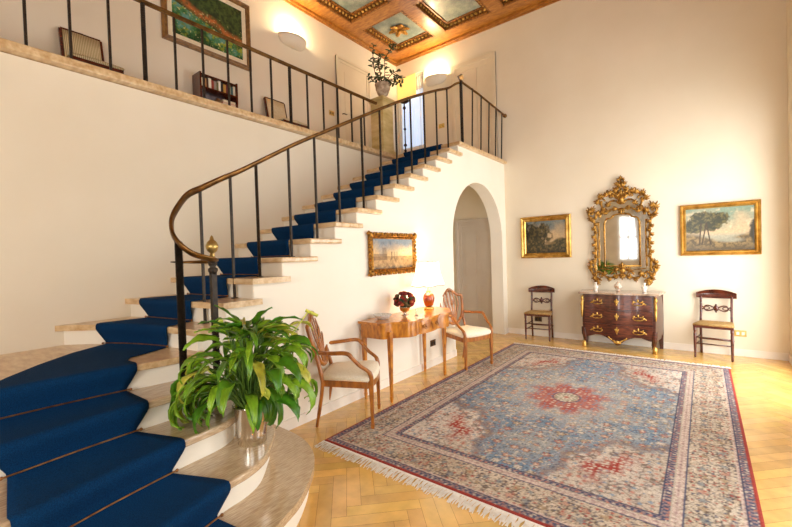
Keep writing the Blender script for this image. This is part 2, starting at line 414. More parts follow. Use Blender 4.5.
# ------------------------------------------------------------------ noise for pictures
def vnoise(nx, ny, f, seed, asp=1.0):
    r = np.random.RandomState(seed); gx, gy = int(f)+2, int(f*asp)+2
    g = r.rand(gy, gx); x = np.linspace(0, f, nx, endpoint=False); y = np.linspace(0, f*asp, ny, endpoint=False)
    xi, yi = x.astype(int), y.astype(int); xf, yf = x-xi, y-yi
    xf = xf*xf*(3-2*xf); yf = (yf*yf*(3-2*yf))[:, None]
    a = g[yi][:, xi]; b = g[yi][:, xi+1]; c = g[yi+1][:, xi]; d = g[yi+1][:, xi+1]
    return (a*(1-xf)+b*xf)*(1-yf)+(c*(1-xf)+d*xf)*yf
def fbm(nx, ny, f, seed, asp=1.0, o=4):
    s = 0; a = .5; t = 0
    for k in range(o): s = s+a*vnoise(nx, ny, f*2**k, seed+k, asp); t += a; a *= .55
    return s/t
def mixc(a, b, t): t = np.clip(t, 0, 1)[..., None]; return a*(1-t)+b*t
def col(c): return np.array(lin(c))
def picture(kind, nx, ny):
    u = np.linspace(0, 1, nx)[None, :].repeat(ny, 0); v = np.linspace(0, 1, ny)[:, None].repeat(nx, 1)   # v up
    n1 = fbm(nx, ny, 5, 11*kind+1, ny/nx); n2 = fbm(nx, ny, 12, 7*kind+5, ny/nx); n3 = fbm(nx, ny, 26, 5*kind+3, ny/nx)
    if kind == 0:      # garden: green hill, earth bank, blue flowers
        im = mixc(col((30,52,28)), col((70,92,44)), (n3-.35)*3)
        band = v-(.62-.38*(u-.2))
        im = mixc(im, mixc(col((196,112,56)), col((120,84,44)), (n3-.4)*4), 1-np.abs(band-.03*np.sin(u*14))/.11)
        lo = band < -.1
        im2 = mixc(col((96,150,140)), col((60,120,70)), (n2-.35)*4+(.45-v)*2)
        im2 = mixc(im2, col((150,160,50)), (n3-.52)*6+(u-.5)); im2 = mixc(im2, col((24,70,34)), (.28-v-.1*u)*4+(n2-.5)*5)
        im = np.where(lo[..., None], im2, im)
        sp = vnoise(nx, ny, 60, 3, ny/nx); im = mixc(im, col((220,214,150)), (sp-.84)*9*(v < .6))
    elif kind == 1:    # harbour at dusk
        im = mixc(col((214,176,120)), col((120,132,140)), (v-.42)*2.2+(n1-.5))
        im = mixc(im, col((236,214,160)), 1-np.hypot((u-.72)/.3, (v-.52)/.22)); im = mixc(im, col((92,104,116)), (n2-.56)*4*(v > .55))
        im = np.where((v < .42)[..., None], mixc(col((150,112,64)), col((206,164,104)), (n3-.35)*2+u*.5), im)
        tower = (np.abs(u-.27) < .05) & (v > .38) & (v < .7); im = np.where(tower[..., None], im*.55+.35*col((96,70,44)), im)
        town = (u < .34) & (v > .3) & (v < .46+.08*(n2)); im = np.where(town[..., None], im*.4+.5*col((120,88,54)), im)
        for x in (.45, .52, .58): im[(np.abs(u-x) < .006) & (v > .3) & (v < .56)] = col((70,50,34))
        im = mixc(im, col((60,42,28)), (.14-v)*6+(n2-.5)*2)
    elif kind == 2:    # dark wooded valley
        im = mixc(col((186,158,118)), col((104,112,108)), (v-.45)*2+(n1-.5)*1.2)
        tree = (n2*.9+.25-np.hypot((u-.26)/.5, (v-.58)/.62)) ; im = mixc(im, mixc(col((46,42,24)), col((92,78,42)), (n3-.42)*4), tree*4)
        tree = (n2*.7+.1-np.hypot((u-.02)/.3, (v-.6)/.7)); im = mixc(im, col((30,28,18)), tree*5)
        hill = .42+.08*np.sin(u*9)+.12*(n1-.5); im = mixc(im, mixc(col((56,52,34)), col((106,90,54)), (n3-.4)*4), (hill-v)*14)
        im = mixc(im, col((128,104,66)), (1-np.hypot((u-.62)/.16, (v-.3)/.06))*1.2); im = mixc(im, col((34,26,18)), (.15-v)*5+(n2-.5))
    elif kind == 3:    # big tree by a river
        im = mixc(col((190,164,128)), col((120,138,118)), (v-.45)*2+(n1-.5)*1.3)
        im = mixc(im, col((206,186,150)), (n2-.55)*4*(v > .5))
        im = mixc(im, col((156,152,130)), (.42-v)*12); 
        im = mixc(im, mixc(col((84,70,44)), col((136,112,70)), (n3-.4)*4), ((.36+.07*np.sin(u*7+1)+.14*(n1-.5))-v)*12)
        im = mixc(im, col((142,140,122)), (1-np.hypot((u-.66)/.24, (v-.24)/.07))*1.5)
        for cx, cy, rx, ry in ((.28,.7,.24,.24),(.12,.58,.16,.2),(.48,.74,.2,.17),(.38,.58,.18,.14),(.2,.82,.14,.1)):
            im = mixc(im, mixc(col((52,52,32)), col((98,90,52)), (n3-.45)*5), (n3*.7+.62-np.hypot((u-cx)/rx, (v-cy)/ry))*5)
        for x, s in ((.27,.14),(.36,-.12),(.22,.05)):
            im = mixc(im, col((60,46,28)), (1-np.abs(u-x-s*(v-.3))/.014)*2*((v > .15) & (v < .66)))
        im = mixc(im, col((50,44,28)), (n2*.6+.5-np.hypot((u-1.0)/.1, (v-.4)/.36))*4); im = mixc(im, col((48,40,26)), (.1-v)*6+(n3-.5)*2)
    elif kind == 4:    # pale sky panel
        im = mixc(col((118,132,122)), col((168,172,152)), (n1-.3)*2.2); im = mixc(im, col((136,140,130)), (n2-.5)*2.5)
    else:
        im = mixc(col((112,128,124)), col((150,160,150)), (n1-.3)*2)
    return np.clip(im, 0, 1)
def canvas(name, p00, du, dv, nx, ny, kind, parent, world=True, thick=None):
    """painted panel: p00 bottom left corner as seen, du, dv edge vectors; closed slab"""
    im = picture(kind, nx, ny); mb = MB(); p00, du, dv = Vector(p00), Vector(du), Vector(dv)
    mb.grid([[p00+du*(i/(nx-1))+dv*(j/(ny-1)) for i in range(nx)] for j in range(ny)], False)
    cols = im.reshape(-1, 3)
    nrm = du.cross(dv).normalized()*-(thick or .012)
    q = [p00, p00+du, p00+du+dv, p00+dv]; q2 = [p+nrm for p in q]
    mb.add(q+q2, [(7,6,5,4), (0,4,5,1), (1,5,6,2), (2,6,7,3), (3,7,4,0)])
    cols = np.vstack([cols, np.tile(col((90,70,50)), (8,1))])
    return mb.build(name, M['paint'], parent, world=world, colors=cols)

# coffers seen from the hall
def coffer(i, j, label, kind, rosette=False):
    x0, y1 = CX[i], CYS[j]; x1, y0 = x0+CW, y1-CD; cx, cy = (x0+x1)/2, (y0+y1)/2
    t = thing('ceiling_coffer', label, 'ceiling panel', (cx, cy, ZC), 0, 'painted coffers of the wooden ceiling')
    e = .11
    canvas('painted_panel', (x0+e, y1-e, ZC+.09), (CW-2*e, 0, 0), (0, -(CD-2*e), 0), 50, 60, kind, t, thick=.02)
    mb = MB()
    for a0, a1, b0, b1 in ((x0,x0+.035,y0,y1),(x1-.035,x1,y0,y1),(x0+.035,x1-.035,y0,y0+.035),(x0+.035,x1-.035,y1-.035,y1)): mb.box(a0,a1,b0,b1,ZC+.0,ZC+.055)
    for a0, a1, b0, b1 in ((x0+.09,x0+e+.012,y0+.09,y1-.09),(x1-e-.012,x1-.09,y0+.09,y1-.09),(x0+.09,x1-.09,y0+.09,y0+e+.012),(x0+.09,x1-.09,y1-e-.012,y1-.09)): mb.box(a0,a1,b0,b1,ZC+.07,ZC+.1)
    mb.build('coffer_frame', M['carve'], t, world=True, bevel=.006)
    mb = MB()
    def run(ax, c, lo, hi):
        n = int((hi-lo)/.075)
        for k in range(n):
            u = lo+(k+.5)*(hi-lo)/n
            p = (u, c, ZC+.055) if ax == 'x' else (c, u, ZC+.055)
            r = (.028,.02,.024) if ax == 'x' else (.02,.028,.024)
            mb.ell(p, r, rot('Z', .5), 7, 4)
    run('x', y0+.062, x0+.05, x1-.05); run('x', y1-.062, x0+.05, x1-.05); run('y', x0+.062, y0+.06, y1-.06); run('y', x1-.062, y0+.06, y1-.06)
    mb.build('egg_moulding', M['gold2'], t, world=True)
    MB().box(x0, x0+.1, y0, y1, ZC+.075, ZC+.13).box(x1-.1, x1, y0, y1, ZC+.075, ZC+.13).box(x0, x1, y0, y0+.1, ZC+.075, ZC+.13).box(x0, x1, y1-.1, y1, ZC+.075, ZC+.13).build('coffer_bed', M['carve'], t, world=True)
    if rosette:
        mb = MB()
        for k in range(6):
            an = k*PI/3+.3; m = rot('Z', an)
            mb.ell(Vector((cx,cy,ZC+.065))+m @ Vector((.11,0,0)), (.105,.05,.02), m @ rot('Y', .2), 10, 6)
            m2 = rot('Z', an+PI/6); mb.ell(Vector((cx,cy,ZC+.075))+m2 @ Vector((.08,0,0)), (.075,.028,.012), m2, 8, 5)
        mb.ell((cx,cy,ZC+.045), (.035,.035,.03)); mb.build('rosette', M['gold'], t, world=True)
coffer(0, 0, 'painted ceiling coffer with a gilt leaf rosette above the plant', 5, True)
coffer(1, 0, 'pale painted ceiling coffer next to the rosette coffer along the back wall', 4)
coffer(0, 1, 'greenish painted ceiling coffer along the gallery wall, cut by the picture top', 4)
coffer(2, 0, 'ceiling coffer whose corner just shows at the far right of the ceiling', 4)

# ------------------------------------------------------------------ staircase
def sm2(pts, n=6): return [(p.x, p.y) for p in smooth_line([(a, b, 0) for a, b in pts], n)]
NOS = {
 1: sm2([(1.52,-6.9),(1.48,-6.5),(1.36,-6.1),(1.177,-5.72),(1.087,-5.5),(.904,-5.258),(.732,-5.125),(.519,-5.05),(.26,-5.03),(.002,-5.03)]),
 2: sm2([(1.14,-6.9),(1.11,-6.5),(1.0,-6.15),(.91,-5.82),(.884,-5.66),(.822,-5.527),(.68,-5.382),(.56,-5.29),(.33,-5.22),(.002,-5.19)]),
 3: sm2([(.76,-6.9),(.734,-6.52),(.66,-6.2),(.603,-5.88),(.57,-5.63),(.48,-5.48),(.3,-5.39),(.002,-5.36)]),
 4: sm2([(.36,-6.9),(.345,-6.53),(.312,-6.24),(.294,-5.91),(.29,-5.72),(.23,-5.58),(.12,-5.51),(.002,-5.49)]),
 5: sm2([(-.05,-6.9),(-.043,-6.48),(-.026,-6.2),(.019,-5.877),(.04,-5.72),(.06,-5.6)]),
 6: sm2([(-1.2,-6.03),(-.98,-5.86),(-.67,-5.695),(-.31,-5.59),(.06,-5.535)]),
 7: sm2([(-1.2,-5.55),(-.7,-5.46),(.06,-5.335)]), 8: sm2([(-1.2,-5.17),(-.6,-5.13),(.06,-5.095)]),
 9: [(-1.2,-4.85),(-.6,-4.835),(.06,-4.82)] }
for n in range(10, 20): NOS[n] = [(-1.2, RY[n]-.045), (-.6, RY[n]-.045), (.06, RY[n]-.045)]
def off(line, d):
    o = []
    for i, p in enumerate(line):
        a, b = line[max(i-1, 0)], line[min(i+1, len(line)-1)]
        tx, ty = b[0]-a[0], b[1]-a[1]; l = math.hypot(tx, ty) or 1
        o.append((p[0]-ty/l*d, p[1]+tx/l*d))
    return o
ORD = ['zeroth','first','second','third','fourth','fifth','sixth','seventh','eighth','ninth','tenth','eleventh','twelfth','thirteenth','fourteenth','fifteenth','sixteenth','seventeenth','eighteenth','nineteenth']
stair = thing('staircase', 'curved staircase of travertine treads rising along the cream wall', 'staircase', (-.4,-4.5,0))
for n in range(1, 19):
    nx = off(NOS[n+1], .08)
    if n >= 5: nx[-1] = (.06, nx[-1][1])
    poly = NOS[n] + nx[::-1]
    if n == 5: poly.append((-1.2, -6.9))
    MB().prism(poly, RZ(n)-.045, RZ(n)).build('tread', M['trav_low'] if n < 5 else M['trav'], stair, bevel=.012, seg=3, world=True)
    MB().prism([(p[0], p[1]) for p in off(NOS[n], .041)][:0] or ([(min(p[0], -.003) if n > 5 else p[0], p[1]) for p in off(NOS[n], .041)] + [(min(p[0], -.003) if n > 5 else p[0], p[1]) for p in off(NOS[n], .075)][::-1]), RZ(n-1)-.001 if n > 1 else 0, RZ(n)-.044).build('riser', M['white'], stair, world=True)
MB().box(-1.2, -.003, RY[19]-.004, RY[19]+.03, RZ(18), LAND-.05).build('riser', M['white'], stair, world=True)
MB().box(-1.2, .055, RY[19]-.045, RY[19]+.25, LAND-.05, LAND).box(-.2, .055, RY[19]+.25, -.002, LAND-.05, LAND).box(-1.2, -.2, RY[19]+.25, -.002, LAND-.049, LAND-.004).build('landing_slab', M['trav'], stair, bevel=.01, world=True)

sx = [1.52, 1.14, .76, .36, -.05]
pg = [(-1.2, 0), (-1.2, RZ(5)-.046)]
for n in range(5, 0, -1): pg += [(sx[n-1]-.04, RZ(n)-.046), (sx[n-1]-.04, (RZ(n-1)-.046) if n > 1 else 0)]
struct('wall_steps', MB().prism(pg, -6.99, -6.9, 'y'), M['white'])
# carpet runner
LR = {1:(-6.56,-5.80),2:(-6.56,-5.80),3:(-6.56,-5.875),4:(-6.565,-5.93),5:(-6.57,-5.885),6:(-.93,-.27),7:(-.97,-.30),8:(-.97,-.28),9:(-.95,-.27)}
def portion(n, line, K=14):
    a, b = LR.get(n, (-.94,-.25)); ax = 1 if n <= 5 else 0
    cs = [p[ax] for p in line]; o = []
    for k in range(K):
        c = a+(b-a)*k/(K-1)
        o.append((float(np.interp(c, cs, [p[0] for p in line])), float(np.interp(c, cs, [p[1] for p in line]))))
    return o
rows = []
for n in range(1, 20):
    base = portion(n, NOS[n])
    def row(d, z, ins=0.0):
        q = off(base, d)
        if ins: 
            a, b = Vector((*q[0],0)), Vector((*q[-1],0)); t = (b-a).normalized()*ins
            q = [(p[0]+t.x*(1-2*i/(len(q)-1)), p[1]+t.y*(1-2*i/(len(q)-1))) for i, p in enumerate(q)]
        rows.append([(p[0], p[1], z) for p in q])
    zt, zb = RZ(n), (RZ(n-1) if n > 1 else 0)
    row(.024, zb+.006, .055); row(.030, zb+.022, .052); row(.012, zt-.09, .026); row(-.006, zt-.05, .008); row(-.012, zt-.03); row(-.012, zt-.008); row(-.002, zt+.006); row(.03, zt+.007)
    if n < 19:
        nb = off(portion(n+1, NOS[n+1]), .03); cur = off(base, .03)
        if n == 5:
            for t, bow in ((.25,.10),(.5,.14),(.75,.09)):
                rows.append([(a[0]*(1-t)+b[0]*t+bow*(i/13-.0)*-.5, a[1]*(1-t)+b[1]*t+bow*(-.9*i/13+.5*(1-i/13)*-.9), zt+.007) for i, (a, b) in enumerate(zip(cur, nb))])
    else: row(.3, zt+.007); row(.9, zt+.007)
cr = MB().grid(rows, True).build('stair_carpet', M['carpet'], None, solid=.007)
tag(cr, 'navy blue carpet runner laid down the stone stairs', 'carpet')
for n in range(2, 19):
    p = off(portion(n, NOS[n]), .016); a, b = p[0], p[-1]; t = Vector((b[0]-a[0], b[1]-a[1], 0)).normalized()*-.034
    z = RZ(n-1)+.014
    pts = [(a[0]-t.x, a[1]-t.y, z)]+[(q[0], q[1], z) for q in p[1:-1]]+[(b[0]+t.x, b[1]+t.y, z)]
    mb = MB().tube(pts, .0045, 6)
    for q in (pts[0], pts[-1]): mb.ell(q, .009, n=8)
    tag(mb.build('stair_rod', M['brass'], None), 'thin brass stair rod across the blue carpet under the %s tread from the floor' % ORD[n], 'stair rod', 'stair rods')

# ------------------------------------------------------------------ railings
def twist_bar(mb, x, y, z0, z1, w, turns): mb.taper((x,y,z0), (x,y,z1), w, w, twist=turns*2*PI, n=max(8, int(turns*10)))
rail = thing('stair_railing', 'wrought iron railing with bronze handrail curling round at the foot of the stairs', 'railing', (.25,-5.5,.5))
def slope_z(y): return float(np.interp(y, [-5.09,-4.576,-4.231,-3.932,-3.569,-3.247,-2.894,-2.204,-1.45], [2.14,2.45,2.635,2.795,2.985,3.155,3.34,3.665,3.975]))
pts = [(.02,-5.66,1.452),(.09,-5.62,1.448),(.17,-5.54,1.447),(.25,-5.5,1.45),(.32,-5.55,1.463),(.30,-5.66,1.505),(.215,-5.715,1.6),(.11,-5.685,1.715),(.02,-5.60,1.825),(-.075,-5.49,1.925),(-.135,-5.36,1.995),(-.155,-5.2,2.085),(-.14,-5.05,2.165)]
pts += [(-.12, y, slope_z(y)) for y in (-4.8,-4.5,-4.2,-3.9,-3.6,-3.2,-2.8,-2.4,-2.0,-1.7)] + [(-.06,-1.6,3.945),(0,-1.54,3.975)]
sp = smooth_line(pts, 7)
MB().tube(sp, [.008+.02*min(1, i/16)*(1-.56*max(0,min(1,(i-45)/45))) for i in range(len(sp))], 8, flat=(.5,1.2)).build('handrail', M['bronze'], rail, world=True)
mb = MB().tube([(.0,-1.55,3.985),(.02,-1.0,3.955),(.035,-.5,3.905),(.05,-.03,3.86)], .018, 8, flat=(.7,1.1)); mb.ell((.05,-.03,3.86), .036); mb.build('handrail', M['bronze'], rail, world=True)
for n in range(6, 19):
    y = RY[n+1]-(.12 if 8 <= n <= 11 else .07); x = -.12
    if n == 6: x, y = -.17, -5.36
    if n == 7: x, y = -.2, -5.10
    if n == 8: x = -.15
    zr = {6: 1.99, 7: 2.14}.get(n, slope_z(y))-.012
    mb = MB()
    if n % 4 == 0: twist_bar(mb, x, y, RZ(n)-.004, zr, .020, 18)
    else: mb.taper((x,y,RZ(n)-.004), (x,y,zr), .017, .017)
    mb.box(x-.02, x+.02, y-.02, y+.02, RZ(n)-.004, RZ(n)+.008); mb.build('baluster', M['iron'], rail, world=True)
mb = MB(); twist_bar(mb, .228, -5.70, RZ(4)-.004, 1.578, .034, 26); mb.box(.203,.253,-5.725,-5.675,RZ(4)-.004,RZ(4)+.01); mb.build('baluster', M['iron'], rail, world=True)
# newel with ball
mb = MB(); twist_bar(mb, .25, -5.5, RZ(3)-.004, 1.0, .034, 5); mb.taper((.25,-5.5,1.0), (.25,-5.5,1.39), .034, .034)
mb.lathe([(.017,1.36),(.03,1.385),(.03,1.4),(.016,1.41),(.026,1.425),(.03,1.445),(.026,1.465),(.012,1.48)], (.25,-5.5,0), 12); mb.box(.22,.28,-5.53,-5.47,RZ(3)-.004,RZ(3)+.012)
nw = mb.build('newel_post', M['iron'], rail, world=True)
MB().lathe([(.01,1.47),(.018,1.485),(.012,1.5),(.03,1.515),(.039,1.54),(.039,1.55),(.03,1.575),(.012,1.59),(.012,1.6),(.007,1.612),(0,1.62)], (.25,-5.5,0), 16).build('ball_finial', M['oldbrass'], nw, world=True)
# landing corner post and balusters
mb = MB(); twist_bar(mb, 0, -1.54, LAND-.004, 3.99, .034, 14); mb.build('corner_post', M['iron'], rail, world=True)
MB().obox((0,-1.54,4.045), (.062,.062,.062), rot('X', PI/4) @ rot('Z', PI/4)).taper((0,-1.54,3.99),(0,-1.54,4.01),.04,.02).build('finial', M['bronze'], rail, world=True)
for y in (-1.25,-.95,-.66,-.39,-.14):
    x = .01; MB().taper((x,y,LAND-.004), (x+.03,y,float(np.interp(y,[-1.44,-1,-.5,-.03],[3.985,3.955,3.905,3.86]))-.01), .016, .016).build('baluster', M['iron'], rail, world=True)
gal = thing('gallery_railing', 'iron railing along the edge of the upper gallery', 'railing', (-1.17,-4.4,LAND+.01))
MB().box(-1.19,-1.15,-7.2,-2.1,3.80,3.82).box(-1.18,-1.16,-7.2,-2.1,3.785,3.80).build('handrail', M['bronze'], gal, world=True, bevel=.004)
for k in range(-2, 15):
    y = -6.122+.2665*k; mb = MB()
    if k % 6 == 3: twist_bar(mb, -1.17, y, LAND+.006, 3.79, .028, 12)
    else: mb.taper((-1.17,y,LAND+.006), (-1.17,y,3.79), .018, .018)
    mb.build('baluster', M['iron'], gal, world=True)

# ------------------------------------------------------------------ rug
def rug():
    X0, X1, Y0, Y1 = .405, 3.025, -4.74, -.80; W, H = X1-X0, Y1-Y0
    nx, ny = 330, 490
    xs = np.linspace(-W/2, W/2, nx); ys = np.linspace(-H/2, H/2, ny)
    A = np.abs(xs)[None, :].repeat(ny, 0); B = np.abs(ys)[:, None].repeat(nx, 1)
    S = np.sign(xs)[None, :].repeat(ny, 0); T = np.sign(ys)[:, None].repeat(nx, 1)
    d = np.minimum(W/2-A, H/2-B)
    cream, tan, blue, navy, red, rose, brown, sage = [col(c) for c in ((226,212,190),(188,160,124),(126,150,170),(58,62,84),(158,58,46),(198,130,110),(96,70,58),(136,140,118))]
    def flowers(p, q, s, seed, r0, r1, jit=.25):
        """lattice of blossoms on (p,q): returns distance to centre / radius and a random per blossom"""
        best = np.full(p.shape, 9.0); rnd = np.zeros(p.shape); i0, j0 = np.floor(p/s), np.floor(q/s)
        for di in (-1, 0, 1):
            for dj in (-1, 0, 1):
                i, j = i0+di, j0+dj
                h = np.mod(np.sin(i*127.1+j*311.7+seed)*43758.5453, 1); h2 = np.mod(np.sin(i*269.5+j*183.3+seed)*43758.5453, 1)
                cx, cy = (i+.5+(h-.5)*jit*2)*s, (j+.5+(h2-.5)*jit*2)*s; r = r0+(r1-r0)*np.mod(h*7.3+h2, 1)
                th = np.arctan2(q-cy, p-cx); dd = np.hypot(p-cx, q-cy)/(r*(1+.22*np.cos(6*th+h*6)))
                k = dd < best; best = np.where(k, dd, best); rnd = np.where(k, np.mod(h*3.7+h2*5.1, 1), rnd)
        return best, rnd
    def vines(p, q, f): return np.abs(np.sin(p*f+1.6*np.sin(q*f*.9))+np.sin(q*f*1.1+1.6*np.sin(p*f*.8)))
    # field
    nz = fbm(nx, ny, 6, 4, ny/nx); hf = fbm(nx, ny, 45, 17, ny/nx, 3)
    hf = hf[:, ::-1]*.5+hf*.5
    im = mixc(blue, col((168,170,166)), (nz-.35)*2.2+(hf-.5)*1.5)
    v = vines(A, B, 34); im = mixc(im, cream, (1-v/.3)*.7)
    v = vines(A+.3, B, 52); im = mixc(im, navy*2.0, (1-v/.22)*.45)
    for s, seed, r0, r1, cc in ((.13,1.7,.02,.034,(rose,cream,col((206,150,120)),tan)), (.066,5.1,.009,.017,(cream,rose,col((120,150,178)),tan)), (.037,2.2,.004,.008,(red*1.3,navy*1.6,cream,brown*1.3))):
        b, r = flowers(A, B, s, seed, r0, r1)
        c = np.zeros(im.shape)
        for k, q in enumerate(cc): c[(r*4).astype(int) == k] = q
        im = mixc(im, c, np.clip((1.0-b)*4, 0, .85)); im = mixc(im, brown*.8, (1-np.abs(b-1.05)/.2)*.7); im = mixc(im, cream, np.clip((.42-b)*6, 0, .9))
    # corner spandrels: pale ground with red clusters
    e = (W/2-.44-A)/.6; g = (H/2-.44-B)/.82
    ang = np.arctan2(np.clip(g,0,None), np.clip(e,0,None)+1e-6)
    sp = 1-np.hypot(np.clip(e,0,None), np.clip(g,0,None))+.05*np.cos(ang*12)+(hf-.5)*.22
    base = mixc(col((226,214,198)), col((204,188,168)), (nz-.4)*3)
    v = vines(A, B, 62); base = mixc(base, brown*.9, (1-v/.38)*.85)
    v = vines(A, B+.2, 84); base = mixc(base, navy*1.2, (1-v/.32)*.55)
    b, r = flowers(A, B, .05, 9.3, .009, .018); base = mixc(base, np.where((r > .5)[..., None], rose, np.where((r > .25)[..., None], cream, blue)), np.clip((1-b)*3, 0, .8))
    im = mixc(im, col((150,116,96)), np.exp(-((sp+.03)/.06)**2)*.55)
    im = mixc(im, base, sp*14)
    bred, rr_ = flowers(A, B, .036, 3.3, .009, .015)
    rd = mixc(red*1.15, cream*.9, (1.1-bred)*2.2)
    im = mixc(im, rd, np.exp(-((sp-.3)/.10)**2)*np.clip(.1+1.0*np.cos((ang-.7)*3.0), 0, 1)*1.1)
    # medallion
    rad = np.hypot(A, B/1.2); th = np.arctan2(B/1.2, A)
    star = rad*(1+.16*np.cos(8*th)+.06*np.cos(16*th))+(hf-.5)*.12
    b, r = flowers(A, B, .048, 4.4, .01, .018)
    md = mixc(col((196,112,96)), red*1.2, (hf-.42)*5); md = mixc(md, np.where((r > .6)[..., None], blue, cream), np.clip((1-b)*3, 0, .9))
    im = mixc(im, mixc(im, cream, np.full(A.shape, .28)), (.62-star)*6)
    im = mixc(im, md, np.clip((.36-star)*9, 0, .85))
    im = mixc(im, mixc(cream, sage, (vines(A,B,80)-.5)), (.115-rad*(1+.08*np.cos(16*th)))*60); im = mixc(im, navy*1.6, (1-np.abs(rad-.12)/.012)*.9); im = mixc(im, rose, (.03-rad)*60)
    # borders
    horiz = (H/2-B) < (W/2-A)
    p = np.where(horiz, A, B); q = d
    def band(im, a, b, c): k = ((d >= a) & (d < b))[..., None]; return np.where(k, c, im)
    gd = mixc(navy*1.7, col((166,140,134)), (np.sin(p*2*PI/.036)*np.sin((q)*2*PI/.05)+.3)*1.3); b, r = flowers(p, q-.045, .034, 6.6, .007, .012); gd = mixc(gd, np.where((r > .5)[..., None], rose, cream*.9), np.clip((1-b)*3, 0, .85))
    mb_ = mixc(col((222,206,182)), col((202,182,156)), (nz-.4)*3+(hf-.5)*2)
    for sg, cc in ((1, brown*1.4), (-1, sage*.6)):
        wv = q-.2-sg*.06*np.sin(p*2*PI/.3); mb_ = mixc(mb_, cc, (1-np.abs(wv)/.008)*.75)
    v = vines(p, q*1.3, 74); mb_ = mixc(mb_, brown*.8, (1-v/.4)*.95)
    v = vines(p+.4, q*1.1, 105); mb_ = mixc(mb_, navy*1.1, (1-v/.34)*.65)
    b, r = flowers(p, q-.2, .1, 2.9, .016, .028, .1); mb_ = mixc(mb_, np.where((r > .66)[..., None], col((140,146,146)), np.where((r > .33)[..., None], col((200,150,128)), tan*.9)), np.clip((1-b)*4, 0, .8)); mb_ = mixc(mb_, brown*.8, (1-np.abs(b-1)/.18)*.7)
    b, r = flowers(p, q, .036, 8.9, .006, .011); mb_ = mixc(mb_, np.where((r > .6)[..., None], red*1.3, np.where((r > .3)[..., None], navy*1.6, cream)), np.clip((1-b)*3, 0, .75))
    lg = mixc(col((212,190,174)), col((172,140,138)), (np.sin(p*2*PI/.05)*.6+np.sin(q*2*PI/.03))*.7); b, r = flowers(p, q, .04, 1.1, .008, .013); lg = mixc(lg, cream, np.clip((1-b)*3, 0, .9)); v = vines(p, q, 90); lg = mixc(lg, brown*1.3, (1-v/.3)*.5)
    im = band(im, .39, .44, gd); im = band(im, .385, .391, cream*.7); im = band(im, .435, .443, navy*1.3)
    im = band(im, .335, .385, lg); im = band(im, .329, .336, navy*1.7)
    im = band(im, .085, .329, mb_); im = band(im, .066, .085, lg); im = band(im, .018, .066, gd); im = band(im, .062, .067, navy*1.3); im = band(im, -1, .02, red*1.1)
    im = im*(.84+.3*(hf-.5))[..., None]+.01
    mb = MB(); z = np.full((ny, nx), .011); z[0] = z[-1] = .001; z[:, 0] = z[:, -1] = .001
    cx, cy = (X0+X1)/2, (Y0+Y1)/2
    mb.grid([[(xs[i], ys[j], z[j, i]) for i in range(nx)] for j in range(ny)], True)
    t = thing('persian_rug', 'large oriental wool rug with blue field and red medallion on the parquet', 'rug', (cx, cy, 0))
    mb.build('pile', M['rug'], t, colors=np.clip(im.reshape(-1, 3)*.98, 0, 1))
    r = random.Random(5); mb = MB()
    for yy, sg in ((Y0-cy, -1), (Y1-cy, 1)):
        x = -W/2
        while x < W/2:
            L = r.uniform(.08,.12); a = r.uniform(-.3,.3); w = .0055
            mb.add([(x,yy,.006),(x+w*2,yy,.006),(x+w*2+a*L*.5,yy+sg*L*.5,.008+r.uniform(0,.004)),(x+a*L*.5-w*.4,yy+sg*L*.5,.007),(x+w+a*L,yy+sg*L,.002),(x+a*L,yy+sg*L,.002)], [(0,1,2,3),(3,2,4,5)])
            x += .0062
    f = mb.build('fringe', M['fringe'], t); f['kind'] = 'stuff'; f['label'] = 'cream cotton fringe'
rug()

